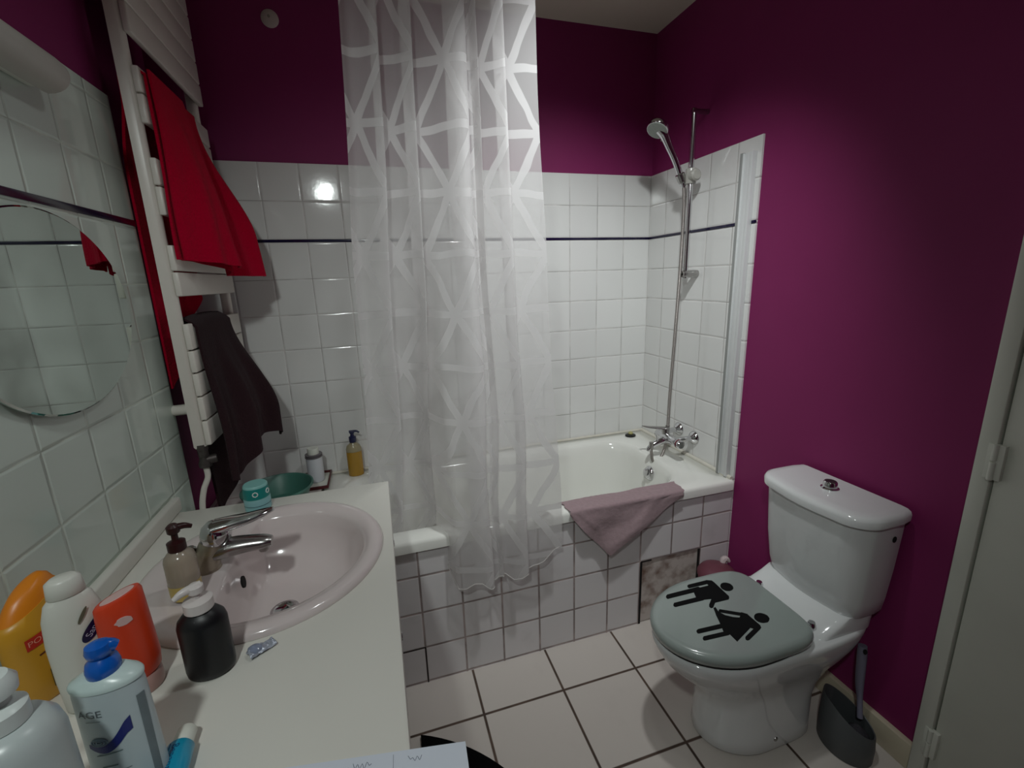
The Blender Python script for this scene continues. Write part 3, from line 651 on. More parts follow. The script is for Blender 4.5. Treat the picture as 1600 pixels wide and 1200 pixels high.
for nm, keys, lab in (('man_figure', man, 'black figure of a man pulling at the skirt'), ('woman_figure', woman, 'black figure of a woman in a skirt')):
    mesh(nm, *join(*[prism([(x, y) for x, y in PICTO[k]], .4553, .4561 + .00004 * i) for i, k in enumerate(keys)]), mk, lid, smooth=False, label=lab)
for y in (-1.095, -1.292):
    mesh('lid_hinge', *join(tube([(-.262, y, .426), (-.236, y, .428)], .009, 12), lathe([(.012, .406), (.013, .408), (.013, .430), (.009, .438)], (-.236, y, 0), 16)), m_chrome, t)
TR = lambda z, x0, hw, r: [Vector((x, y, z)) for x, y in tank_outline(x0, hw, r)]
def tank_outline(x0, hw, r, k=10):
    """flat back at the wall, rounded front corners, front gently bowed"""
    pts = [(-.012, TY - hw * .96), (-.012, TY + hw * .96), (-.05, TY + hw)]
    for i in range(k + 1):
        a = PI / 2 * i / k
        pts.append((x0 + r - r * math.sin(a) + .010, TY + hw - r + r * math.cos(a)))
    for i in range(1, 8):
        q = i / 8
        pts.append((x0 + .010 - .012 * math.sin(PI * q), TY + (hw - r) * (1 - 2 * q)))
    for i in range(k + 1):
        a = PI / 2 * i / k
        pts.append((x0 + .010 + r - r * math.cos(a), TY - hw + r - r * math.sin(a)))
    pts.append((-.05, TY - hw))
    return pts
mesh('tank_shelf', *loft([egg(.398, -.262, -.010, .150, .05, nb=6, nf=4), egg(.415, -.246, -.010, .150, .05, nb=6, nf=4), egg(.436, -.20, -.011, .148, .05, nb=6, nf=4), egg(.455, -.17, -.012, .146, .05, nb=6, nf=4)]), m_ceramic, t, flat_angle=60)
mesh('tank', *loft([TR(.446, -.158, .146, .05), TR(.452, -.165, .152, .055), TR(.50, -.178, .158, .06), TR(.60, -.192, .166, .065), TR(.70, -.200, .171, .07), TR(.768, -.203, .174, .07)]), m_ceramic, t, flat_angle=50)
mesh('tank_lid', *loft([TR(.768, -.208, .179, .075), TR(.772, -.217, .186, .08), TR(.790, -.218, .187, .08), TR(.799, -.214, .183, .078), TR(.804, -.203, .173, .07), TR(.8055, -.18, .155, .06)]), m_ceramic, t, flat_angle=50)
bt = mesh('flush_button', *lathe([(.025, .803), (.0255, .808), (.020, .812), (.019, .826), (.0165, .829)], (-.098, -1.188, 0), 28), m_chrome, t, label='chrome push button')
mesh('button_cap', *lathe([(.0165, .828), (.015, .8295), (.0001, .8295)], (-.098, -1.188, 0), 28), M('dark_button', srgb(70, 70, 70), .3, metal=.6, noise_amt=.05), bt)
mesh('side_hole', *lathe([(.008, 0), (.008, .0012), (.0001, .0014)], (-.055, TY - .1725, .718), 18, mat=axis_matrix((0, -1, .03)), sy=1.2), m_dark, t, label='black hole in the tank side')
mesh('fixing_cap', *lathe([(.008, 0), (.007, .002), (.0001, .003)], (-.335, TY - .117, .045), 14, mat=axis_matrix((0, -1, 0))), m_chrome_dull, t)

# toilet brush
t = thing('toilet_brush', 'grey toilet brush standing in its holder', 'toilet brush', (-.105, -1.362, .02))
hm = M('grey_plastic', srgb(84, 88, 90), .5, noise_amt=.06, scale=20)
hm2 = M('lilac_grey_plastic', srgb(120, 118, 136), .45, noise_amt=.06, scale=20)
mesh('brush_handle', *join(tube([(-.085, -1.372, .11), (-.072, -1.355, .16), (-.066, -1.343, .21), (-.060, -1.333, .30), (-.058, -1.329, .332)], [.008, .008, .012, .0135, .012], 16, 4)), hm2, t)
mesh('hang_eye', *lathe([(.0055, 0), (.0055, .003), (.0001, .0032)], (-.068, -1.344, .326), 12, mat=axis_matrix((-.6, -.8, 0)), sy=1.6), m_dark, t)
mesh('bristles', *lathe([(.012, 0), (.030, .004), (.033, .02), (.033, .045), (.026, .055), (.010, .07)], (-.095, -1.376, .014), 26), M('shade_dark_bristles', srgb(58, 56, 62), .9, noise_amt=.3, scale=160, bump=1), t)  # bristle colour darkened to carry the shade inside the holder
t = thing('toilet_brush_holder', 'dark grey scoop-mouthed toilet brush holder on the floor between toilet and door frame', 'brush holder', (-.105, -1.362, 0))
def holder(zf, r0, inner=False):
    out = []
    for k in range(48):
        a = 2 * PI * k / 48
        rx, ry = r0 * .94, r0 * 1.12
        x, y = -.112 + rx * math.cos(a), -1.356 + ry * math.sin(a)
        s = ((x + .105) * -.80 + (y + 1.362) * .60) / r0            # high on the toilet side, scooped low toward the wall
        ztop = .122 + .040 * max(-1, min(1, s)) + .006 * max(0, s) ** 2
        out.append(Vector((x, y, ztop * zf if not inner else max(.012, ztop * zf))))
    return out
mesh('holder_cup', *loft([holder(0, .066), holder(.02, .069), holder(.5, .070), holder(.97, .067), holder(1.0, .0655), holder(.985, .063), holder(.5, .061), [Vector((v.x, v.y, .012)) for v in holder(.1, .058)]], cap1=True), hm, t, flat_angle=60)

# ------------------------------------------------------------------ washbasin unit
CZ = .852
t = thing('vanity_cabinet', 'white bathroom cabinet under the cream worktop', 'cabinet', (-1.73, -1.35, 0))
CY0, CY1, CXF = -1.98, -.735, -1.418
mesh('carcass', *join(box(-2.019, -1.462, CY0 + .012, CY1 - .012, .10, .66, .002), box(-2.019, -1.52, CY0 + .02, CY1 - .02, 0, .10), box(-2.019, -2.0, CY0 + .012, CY1 - .012, .66, .816), box(-1.48, -1.462, CY0 + .012, CY1 - .012, .66, .816), box(-2.019, -1.462, CY0 + .012, CY0 + .03, .66, .816), box(-2.019, -1.462, CY1 - .03, CY1 - .012, .66, .816)), m_white_paint, t)
for i in range(3):
    a = CY0 + .014 + i * .4047; b_ = a + .402
    dr = mesh('door', *box(-1.460, -1.443, a, b_, .105, .812, .002), m_white_paint, t)
    mesh('knob', *lathe([(.006, 0), (.005, .012), (.012, .018), (.010, .024), (.0001, .025)], (-1.443, b_ - .04, .66), 16, mat=axis_matrix((1, 0, 0))), m_chrome, dr)
t = thing('worktop', 'cream washbasin worktop with a low back ledge along the tiled left wall', 'worktop', (-1.72, -1.35, .82))
BX, BY, BA, BB = -1.697, -1.084, .254, .262
# slab with an oval cut-out for the basin
N = 72
hole = [(BX + (BA - .03) * math.cos(2 * PI * k / N), BY + (BB - .03) * math.sin(2 * PI * k / N)) for k in range(N)]
def outer(c, s, x0, x1, y0, y1):
    k = min(((x1 - BX) / c) if c > 1e-9 else 9e9, ((x0 - BX) / c) if c < -1e-9 else 9e9, ((y1 - BY) / s) if s > 1e-9 else 9e9, ((y0 - BY) / s) if s < -1e-9 else 9e9)
    return (BX + c * k, BY + s * k)
x0, x1, y0, y1 = -2.0195, CXF, CY0, CY1
angs = sorted(set([2 * PI * k / N for k in range(N)] + [math.atan2(yy - BY, xx - BX) % (2 * PI) for xx in (x0, x1) for yy in (y0, y1)]))
hole = [Vector((BX + (BA - .03) * math.cos(a), BY + (BB - .03) * math.sin(a), 0)) for a in angs]
def ring_o(ins, z): return [Vector((*outer(math.cos(a), math.sin(a), x0 + ins * .0, x1 - ins, y0 + ins, y1 - ins), z)) for a in angs]
def ring_h(z): return [Vector((v.x, v.y, z)) for v in hole]
V, F = loft([ring_h(CZ), ring_o(.006, CZ), ring_o(.0015, CZ - .002), ring_o(0, CZ - .008), ring_o(0, CZ - .030), ring_o(.003, CZ - .035), ring_h(CZ - .035), ring_h(CZ)], False, False)
mesh('slab', V, F, m_counter, t, flat_angle=50)
mesh('back_ledge', *box(-2.0195, -1.997, CY0, CY1 + .015, CZ, CZ + .042, .006, 3), m_counter, t)

t = thing('washbasin', 'oval pale pink inset washbasin in the cream worktop', 'washbasin', (BX, BY, CZ))
def brow(z, a, b_, dx=0, cut=None, dy=0):
    out = []
    for k in range(72):
        q = 2 * PI * k / 72
        x = BX + dx + a * math.cos(q); y = BY + dy + b_ * math.sin(q)
        if cut is not None and x < cut:                     # flat tap deck on the wall side
            x = cut + (x - cut) * .12
        out.append(Vector((x, y, z)))
    return out
rows = [brow(CZ - .03, BA - .034, BB - .034), brow(CZ + .0005, BA - .032, BB - .032), brow(CZ + .0005, BA, BB), brow(CZ + .006, BA + .001, BB + .001), brow(CZ + .013, BA - .004, BB - .004), brow(CZ + .017, BA - .014, BB - .014), brow(CZ + .016, BA - .026, BB - .026),
        brow(CZ + .010, BA - .040, BB - .046, 0, -1.768), brow(CZ - .002, BA - .047, BB - .054, 0, -1.762), brow(CZ - .03, BA - .053, BB - .062, 0, -1.757), brow(CZ - .08, BA - .075, BB - .085, .004, -1.752), brow(CZ - .118, BA - .115, BB - .125, .006, -1.745), brow(CZ - .134, BA - .16, BB - .17, .004, -1.735), brow(CZ - .140, .03, .03, .012)]
mesh('bowl', *loft(rows, False, True), m_basin, t, flat_angle=75)
mesh('drain', *lathe([(.032, .0), (.032, .003), (.026, .004), (.022, .001), (.0001, .0015)], (BX + .012, BY, CZ - .1396), 28), m_chrome, t)
mesh('overflow_hole', *lathe([(.014, 0), (.014, .004), (.0001, .0042)], (-1.7575, -1.098, CZ - .034), 18, mat=axis_matrix((1, 0, .1)), sx=.8), m_dark, t)

t = thing('basin_tap', 'chrome single-lever mixer tap on the wall side of the pink basin', 'tap', (-1.822, -1.09, CZ + .008))
TB = (-1.822, -1.09)
mesh('tap_base', *lathe([(.027, CZ + .006), (.028, CZ + .012), (.025, CZ + .018)], (*TB, 0), 28), m_lime, t)
mesh('tap_body', *tube([(-1.824, -1.09, CZ + .014), (-1.818, -1.09, CZ + .035), (-1.808, -1.09, CZ + .058), (-1.798, -1.09, CZ + .078)], [.027, .0265, .0275, .026], 22, 4), m_lime, t)
mesh('spout', *tube([(-1.800, -1.09, CZ + .050), (-1.770, -1.09, CZ + .055), (-1.735, -1.09, CZ + .056), (-1.700, -1.09, CZ + .054), (-1.685, -1.09, CZ + .053)], [.025, .026, .023, .0195, .014], 20, 5, flat=.78), m_chrome_dull, t)
mesh('aerator', *lathe([(.0105, 0), (.0115, .004), (.0115, .014)], (-1.704, -1.09, CZ + .033), 18), m_chrome_dull, t)
mesh('lever_dome', *lathe([(.025, -.004), (.029, .0), (.031, .012), (.030, .026), (.023, .038), (.012, .045), (.0001, .047)], (-1.797, -1.09, CZ + .078), 28, mat=axis_matrix((.30, 0, 1))), m_chrome, t)
mesh('lever', *tube([(-1.792, -1.09, CZ + .108), (-1.760, -1.09, CZ + .113), (-1.725, -1.09, CZ + .118), (-1.690, -1.09, CZ + .126), (-1.672, -1.09, CZ + .131)], [.027, .0235, .019, .0135, .007], 18, 5, flat=.6), m_chrome, t)
mesh('popup_knob', *join(tube([(-1.846, -1.09, CZ + .02), (-1.848, -1.09, CZ + .062)], .0028, 10), lathe([(.004, .055), (.012, .060), (.0125, .066), (.009, .070), (.0001, .071)], (-1.848, -1.09, CZ), 18)), m_chrome_dull, t)
# ------------------------------------------------------------------ things on the worktop
TOP = CZ + .0005
t = thing('teal_jar', 'small pale teal cream jar with dark teal lid band at the worktop far edge', 'jar', (-1.783, -.792, TOP))
C0 = (-1.783, -.792, TOP)
mesh('jar_body', *lathe([(.030, 0), (.034, .003), (.0345, .034), (.033, .037)], C0, 36), M('pale_teal', srgb(138, 186, 190), .35, noise_amt=.04), t)
ld = mesh('jar_lid', *lathe([(.0335, .037), (.0335, .038), (.032, .070), (.0315, .074), (.029, .077), (.0001, .0775)], C0, 36), M('pale_teal_lid', srgb(134, 190, 186), .4, noise_amt=.03), t)
mesh('lid_band', *lathe([(.0338, .039), (.0326, .070)], C0, 36, cap0=False, cap1=False), M('teal_band', srgb(0, 128, 124), .4, noise_amt=.05), ld)
bd = mesh('emblem', *join(*[tube([Vector(C0) + axis_matrix((c_, s_, 0)) @ Vector((.0065 * math.cos(2 * PI * k / 8), .0065 * math.sin(2 * PI * k / 8), .0328)) + Vector((0, 0, .055)) for k in range(9)], .0016, 6) for c_, s_ in ((.15, -.99), (.95, -.3))]), M('white_print', srgb(220, 226, 224), .5, noise_amt=.02), ld)
mesh('print_line', *lathe([(.0349, .018), (.0349, .0195)], C0, 36, cap0=False, cap1=False), M('teal_line', srgb(40, 80, 92), .5, noise_amt=.02), t)

def pump_bottle(c, R, hb, col_body, col_pump, head_dir, name, label, cat='soap bottle', sy=1.0, liquid=None, neck=.012, ph=.05, rot=0):
    t = thing(name, label, cat, c)
    mesh('bottle_body', *lathe([(R * .86, 0), (R * .97, .004), (R, .012), (R, hb * .80), (R * .93, hb * .88), (R * .72, hb * .955), (R * .48, hb), (neck, hb + .004)], c, 36, sy=sy, rot=rot), col_body, t)
    mesh('pump_collar', *lathe([(neck + .002, hb), (neck + .004, hb + .002), (neck + .004, hb + .018), (neck, hb + .020), (.006, hb + .022), (.0055, hb + ph * .72)], c, 24), col_pump, t)
    d = Vector(head_dir).normalized(); z = c[2] + hb + ph * .80; p = Vector((c[0], c[1], z))
    mesh('pump_head', *join(lathe([(.009, hb + ph * .66), (.011, hb + ph * .70), (.0115, hb + ph * .92), (.007, hb + ph)], c, 20), tube([p - d * .008 + Vector((0, 0, .003)), p + d * .016 + Vector((0, 0, .003)), p + d * .030 + Vector((0, 0, -.003))], [.0075, .0062, .004], 12, 4)), col_pump, t)
    return t
# brown pump soap
t = pump_bottle((-1.828, -1.186, CZ + .018), .0275, .102, M('milky_bottle', srgb(198, 184, 166), .18, trans=.45, noise_amt=.05), M('dark_brown_pump', srgb(48, 14, 16), .35, noise_amt=.08), (.75, .25, 0), 'pump_soap_bottle', 'milky soap bottle with a dark brown pump on the basin rim behind the black bottle', ph=.056)
mesh('soap_remains', *lathe([(.0266, .002), (.0276, .012), (.0279, .034)], (-1.828, -1.186, CZ + .018), 36, cap0=False, cap1=False), M('yellow_soap', srgb(196, 172, 96), .3, noise_amt=.05), t, label='yellow soap left at the bottom')
# black pump bottle
t = pump_bottle((-1.726, -1.392, TOP), .036, .118, M('black_bottle', srgb(9, 9, 14), .42, noise_amt=.15, scale=20), M('white_pump', srgb(214, 206, 204), .35, noise_amt=.03), (-.7, -.45, 0), 'black_pump_bottle', 'matt black pump bottle with a white pump on the worktop by the basin edge', sy=.80, neck=.017, ph=.046)
# orange tube standing on a pink cap
t = thing('orange_tube', 'orange plastic tube standing upside down on its pale pink cap', 'tube', (-1.826, -1.395, TOP))
C0 = (-1.826, -1.395)
def oval(z, a, b_, dx=0, N=40, rot=.5, slope=0, c=C0):
    cr, sr = math.cos(rot), math.sin(rot); out = []
    for k in range(N):
        q = 2 * PI * k / N; x, y = a * math.cos(q), b_ * math.sin(q)
        out.append(Vector((c[0] + dx + x * cr - y * sr, c[1] + x * sr + y * cr, z + slope * (x * cr - y * sr))))
    return out
mesh('tube_cap', *loft([oval(TOP, .030, .026), oval(TOP + .004, .032, .028), oval(TOP + .024, .031, .027), oval(TOP + .028, .028, .024)]), M('pale_pink_cap', srgb(206, 164, 156), .3, trans=.25, noise_amt=.03), t)
mo = M('orange_plastic', srgb(214, 62, 26), .38, noise_amt=.06, scale=12)
mesh('tube_body', *loft([oval(TOP + .028, .027, .023), oval(TOP + .034, .032, .026), oval(TOP + .055, .034, .026), oval(TOP + .10, .0325, .024), oval(TOP + .145, .031, .021), oval(TOP + .166, .030, .020, slope=.22), oval(TOP + .171, .027, .0175, slope=.28)]), mo, t, flat_angle=60)
ml = M('pale_pink_print', srgb(216, 180, 176), .5, noise_amt=.04)
mesh('top_window', *loft([oval(TOP + .1712, .0215, .013, slope=.28), oval(TOP + .1722, .021, .0125, slope=.28)]), ml, t, label='pale oval window in the sloping end')
nrm = Vector((math.sin(.5), -math.cos(.5), 0))          # broad side facing the viewer
cpt = Vector((C0[0], C0[1], TOP + .138)) + nrm * .0212
tg = Vector((-nrm.y, nrm.x, 0))
V = [cpt + tg * (.010 * math.cos(2 * PI * k / 14) * (1 + .15 * math.sin(3 * k))) + Vector((0, 0, .007 * math.sin(2 * PI * k / 14))) for k in range(14)]
mesh('badge', *loft([V, [v + nrm * .0012 for v in V]]), ml, t, smooth=False)

# yellow refill bottle by the wall
t = thing('yellow_bottle', 'yellow slanted-top bottle with a red label against the tiled left wall', 'bottle', (-1.966, -1.345, TOP))
C0y = (-1.966, -1.345)
def yo(z, a, b_, sl=0, rot=PI / 2 - .28): return oval(z, a, b_, rot=rot, slope=0, c=C0y)
def slant(ring, k, z0): return [Vector((v.x, v.y, v.z + k * (v.y - C0y[1]))) for v in ring]
mesh('bottle_body', *loft([yo(TOP, .044, .024), yo(TOP + .005, .048, .027), yo(TOP + .05, .049, .028), yo(TOP + .11, .051, .027), yo(TOP + .135, .050, .025), slant(yo(TOP + .160, .044, .020), .35, 0)]), M('yellow_plastic', srgb(206, 150, 40), .35, noise_amt=.06, scale=12), t, flat_angle=60)
mesh('bottle_cap', *loft([slant(yo(TOP + .1595, .0435, .0195), .35, 0), slant(yo(TOP + .173, .036, .017), .45, 0), slant(yo(TOP + .183, .026, .012), .5, 0), slant(yo(TOP + .186, .016, .007), .5, 0)]), M('orange_cap', srgb(222, 130, 22), .35, noise_amt=.04), t, flat_angle=60)
ya = PI / 2 - .28
def on_yellow(s, h, lift=.0006):
    """s along the broad front (towards the room), h height"""
    a_, b_ = .0502, .0277
    q = s / a_
    yy = -b_ * math.sqrt(max(0, 1 - q * q)) - lift
    cr, sr = math.cos(ya), math.sin(ya)
    x, y = s, yy
    return Vector((C0y[0] + x * cr - y * sr, C0y[1] + x * sr + y * cr, TOP + h))
def patch(fn, s0, s1, h0, h1, skew=0, n=10):
    V = []; F = []
    for i in range(n + 1):
        s = s0 + (s1 - s0) * i / n
        for h in (h0, h1): V.append(fn(s, h + skew * (s - s0)))
    for i in range(n): F.append((2 * i, 2 * i + 2, 2 * i + 3, 2 * i + 1))
    return V, F
lab = mesh('red_label', *patch(on_yellow, -.036, .010, .098, .117, .12), M('red_print', srgb(190, 46, 30), .45, noise_amt=.05), t)
V, F = text2d('POMPES', .012)
mesh('label_lettering', [on_yellow(-.013 + v.x, .1105 + v.y + .12 * v.x, .0012) for v in V], F, M('pink_print', srgb(230, 150, 130), .5, noise_amt=.03), lab, smooth=False)
for pq in (patch(lambda s, h: on_yellow(s, h, .0007), -.026, -.018, .082, .0845, .2, 4), patch(lambda s, h: on_yellow(s, h, .0007), -.016, .010, .076, .083, .4, 6), patch(lambda s, h: on_yellow(s, h, .0007), -.012, .012, .070, .073, .4, 6)): mesh('printed_line', *pq, M('brown_print', srgb(96, 40, 22), .6, noise_amt=.05), t)
mesh('dark_base_print', *patch(lambda s, h: on_yellow(s, h, .0007), -.02, .045, .02, .052, .15), M('olive_print', srgb(74, 66, 30), .6, noise_amt=.3, scale=60), t)

# white shower gel with a blue logo
t = thing('white_gel_bottle', 'tall white gel bottle with a dark blue leaf-shaped logo between yellow bottle and orange tube', 'bottle', (-1.885, -1.395, TOP))
C0s = (-1.885, -1.395); sa = .62
def so(z, a, b_): return oval(z, a, b_, rot=sa, c=C0s)
mw = M('white_gel_plastic', srgb(214, 214, 206), .35, noise_amt=.02)
mesh('bottle_body', *loft([so(TOP, .030, .018), so(TOP + .004, .034, .021), so(TOP + .06, .036, .0225), so(TOP + .12, .036, .0225), so(TOP + .160, .033, .021), so(TOP + .182, .027, .018), so(TOP + .190, .020, .015)]), mw, t, flat_angle=60)
mesh('bottle_cap', *loft([so(TOP + .190, .021, .016), so(TOP + .191, .022, .017), so(TOP + .214, .020, .0155), so(TOP + .219, .014, .010)]), mw, t, flat_angle=60)
def on_gel(s, h, lift=.0006):
    a_, b_ = .0361, .0226; q = max(-.98, min(.98, s / a_)); yy = -b_ * math.sqrt(1 - q * q) - lift
    cr, sr = math.cos(sa), math.sin(sa)
    return Vector((C0s[0] + s * cr - yy * sr, C0s[1] + s * sr + yy * cr, TOP + h))
P2 = []
for k in range(28):
    q = 2 * PI * k / 28
    a_, b_ = .0235 * math.cos(q), .0085 * math.sin(q) * (1 - .25 * math.cos(q))
    P2.append((a_ * .62 - b_ * .78, a_ * .78 + b_ * .62))
LS, LH = .017, .132
lg = mesh('logo_patch', [on_gel(LS, LH, .0009)] + [on_gel(LS + x, LH + y, .0008) for x, y in P2], [(0, k + 1, (k + 1) % 28 + 1) for k in range(28)], M('navy_print', srgb(22, 18, 66), .4, noise_amt=.05), t)
V, F = text2d('Sanex', .0125)
mesh('logo_lettering', [on_gel(LS + v.x * .62 - v.y * .78, LH + v.x * .78 + v.y * .62, .0016) for v in V], F, M('lilac_white_print', srgb(190, 186, 214), .5, noise_amt=.02), lg, smooth=False)
P3 = []
for k in range(20):
    q = 2 * PI * k / 20; a_, b_ = .013 * math.cos(q), .0026 * math.sin(q)
    P3.append((a_ * .5 - b_ * .86, a_ * .86 + b_ * .5))
mesh('leaf_print', [on_gel(.008, .158, .0009)] + [on_gel(.008 + x, .158 + y, .0008) for x, y in P3], [(0, k + 1, (k + 1) % 20 + 1) for k in range(20)], M('olive_grey_print', srgb(96, 94, 76), .5, noise_amt=.1), t)

# body lotion with a bright blue top
C0a = (-1.758, -1.572); aa = -.08
t = thing('lotion_bottle', 'pale blue-white lotion bottle with a bright blue top and navy label band', 'bottle', (*C0a, TOP))
def ao(z, a, b_): return oval(z, a, b_, rot=aa, c=C0a, N=52)
ma = M('pale_blue_plastic', srgb(196, 210, 214), .3, noise_amt=.03, trans=.1)
mesh('bottle_body', *loft([ao(TOP, .035, .019), ao(TOP + .006, .0385, .0225), ao(TOP + .02, .0395, .0235), ao(TOP + .16, .0375, .022), ao(TOP + .170, .0365, .0215)]), ma, t, flat_angle=60)
mesh('bottle_shoulder', *loft([ao(TOP + .170, .038, .0228), ao(TOP + .173, .0383, .023), ao(TOP + .176, .0365, .0215), ao(TOP + .182, .025, .0175), ao(TOP + .184, .0165, .0155)]), M('ice_white_plastic', srgb(198, 216, 214), .28, noise_amt=.02), t, flat_angle=60)
mbl = M('bright_blue_plastic', srgb(8, 96, 196), .25, coat=.2, trans=.15, noise_amt=.05)
mesh('blue_top', *join(lathe([(.0145, .180), (.0165, .183), (.017, .191), (.015, .199), (.010, .203), (.0085, .206)], (*C0a, TOP), 28), lathe([(.008, .203), (.0115, .207), (.0125, .213), (.011, .220), (.006, .223), (.0001, .2235)], (*C0a, TOP), 24, sx=1.1), tube([(C0a[0], C0a[1], TOP + .213), (C0a[0] + .009, C0a[1] + .003, TOP + .214), (C0a[0] + .015, C0a[1] + .005, TOP + .210)], [.009, .008, .006], 12, 3)), mbl, t)
def on_age(s, h, lift=.0007):
    k = h / .17; a_, b_ = .0395 - .002 * k, .0235 - .0015 * k
    q = max(-.985, min(.985, s / a_)); yy = -b_ * math.sqrt(1 - q * q) - lift
    cr, sr = math.cos(aa), math.sin(aa)
    return Vector((C0a[0] + s * cr - yy * sr, C0a[1] + s * sr + yy * cr, TOP + h))
V, F = text2d('AGE', .0135)
mesh('label_lettering', [on_age(-.012 + v.x * 1.05, .143 + v.y) for v in V], F, M('grey_print', srgb(86, 96, 102), .5, noise_amt=.03), t, smooth=False)
def band(s, h):
    q = (s + .022) / .047
    lo = .095 - .010 * math.sin(PI * min(1, q * 1.15)) + .016 * q * q
    th = .006 + .013 * q
    return on_age(s, lo + h * th, .0008)
mesh('navy_band', *patch(band, -.022, .025, 0, 1, 0, 18), M('navy_band_print', srgb(14, 30, 110), .4, noise_amt=.04), t)
mesh('water_drop_print', *join(*[tube([on_age(-.009 + r * math.cos(2 * PI * k / 16), .104 + .55 * r * math.sin(2 * PI * k / 16), .001) for k in range(17)], .0008, 6) for r in (.003, .006, .009)]), M('steel_print', srgb(120, 140, 156), .4, noise_amt=.05), t)
m_pr = M('grey_green_print', srgb(112, 130, 132), .5, noise_amt=.03)
for q_ in ((-.018, -.002, .1325, .1333, .02), (-.016, .012, .083, .0845, .12), (-.013, .004, .066, .0675, .08), (.004, .016, .058, .0592, .12)):
    mesh('small_print', *patch(on_age, *q_, 6), m_pr, t)
mesh('back_label', *patch(lambda s, h: on_age(s, h, .0006), .0325, .0375, .012, .150, 0, 8), M('grey_back_label', srgb(112, 124, 128), .5, noise_amt=.2, scale=60), t)

# white pump bottle at the near left
c = (-1.790, -1.664, TOP)
t = thing('white_pump_bottle', 'white pump bottle nearest the camera at the front left of the worktop', 'bottle', c)
mesh('bottle_body', *lathe([(.034, 0), (.040, .005), (.041, .02), (.041, .190), (.038, .205), (.030, .216), (.018, .221)], c, 40), M('bluish_white_plastic', srgb(196, 206, 206), .3, noise_amt=.02, trans=.1), t)
mesh('pump_collar', *lathe([(.018, .219), (.021, .221), (.021, .237), (.017, .241), (.010, .243), (.009, .255)], c, 28), M('white_pump_plastic', srgb(214, 222, 220), .3, noise_amt=.02), t)
mesh('pump_head', *join(lathe([(.014, .251), (.018, .254), (.019, .265), (.014, .273), (.0001, .275)], c, 28), tube([(c[0], c[1], c[2] + .264), (c[0] - .028, c[1] + .008, c[2] + .266), (c[0] - .046, c[1] + .012, c[2] + .260)], [.012, .010, .007], 14, 4)), M('white_pump_plastic', srgb(214, 222, 220), .3, noise_amt=.02), t)

# light blue tube lying down
t = thing('blue_tube', 'turquoise cream tube with a white cap lying at the front of the worktop', 'tube', (-1.715, -1.55, TOP))
p0 = Vector((-1.7175, -1.540, TOP + .016)); dv = Vector((.01, -1, 0)).normalized(); sd = Vector((-dv.y, dv.x, 0))
def tr(k, a, b_, z): return [p0 + dv * k + sd * a * math.cos(2 * PI * i / 36) + Vector((0, 0, z - .016 + b_ * math.sin(2 * PI * i / 36))) for i in range(36)]
mesh('tube_body', *loft([tr(0, .011, .011, .016), tr(.005, .0165, .0150, .016), tr(.03, .019, .0148, .0158), tr(.07, .0205, .011, .012), tr(.105, .0215, .004, .005), tr(.118, .0215, .0015, .0026)]), M('turquoise_tube', srgb(18, 150, 186), .3, coat=.2, noise_amt=.05), t, flat_angle=60)
mesh('tube_cap', *loft([tr(-.022, .0105, .0105, .016), tr(-.020, .012, .012, .016), tr(.0, .0125, .0125, .016), tr(.002, .011, .011, .016)]), m_white_paint, t)
def on_tube(s, k):
    b_ = .0148 - .0038 * max(0, (k - .03) / .04); zc = .0158 - .0038 * max(0, (k - .03) / .04); a_ = .019
    return p0 + dv * k + sd * s + Vector((0, 0, zc - .016 + b_ * math.sqrt(max(0, 1 - (s / a_) ** 2)) + .0006))
V, F = text2d('Bepanthen', .0125)
mesh('tube_lettering', [on_tube(.002 + v.y * -1 * -1 if False else -.001 + -v.y * -1, .036 + v.x * .95) for v in V], F, M('deep_blue_print', srgb(6, 70, 118), .4, noise_amt=.03), t, smooth=False)
mesh('print_line', *tube([on_tube(-.0085, .008), on_tube(-.0085, .03), on_tube(-.0085, .065)], .0006, 6), M('deep_blue_line', srgb(6, 70, 118), .4, noise_amt=.03), t)

# small crumpled wrapper
def crumple(u, vv):
    x = -.022 + .044 * u; y = -.011 + .022 * vv
    z = .004 + .007 * abs(noise.noise(Vector((u * 5, vv * 4, 8)))) + .006 * math.sin(PI * vv) * (1 - u * .6)
    c_, s_ = math.cos(.62), math.sin(.62)
    return (-1.655 + x * c_ - y * s_, -1.375 + x * s_ + y * c_, TOP + z)
t = thing('crumpled_wrapper', 'small crumpled clear blister wrapper on the worktop right of the black bottle', 'wrapper', (-1.655, -1.375, TOP))
mesh('foil', *sheet(crumple, 16, 12, -.003), M('silvery_blister', srgb(176, 182, 196), .25, metal=.35, noise_amt=.2, scale=90, bump=.6), t, flat_angle=30)
mesh('blister', *lathe([(.010, 0), (.0095, .004), (.006, .007), (.0001, .008)], (-1.664, -1.379, TOP + .008), 18, sx=1.2), M('clear_blister', srgb(190, 200, 226), .1, trans=.6, noise_amt=.05), t)

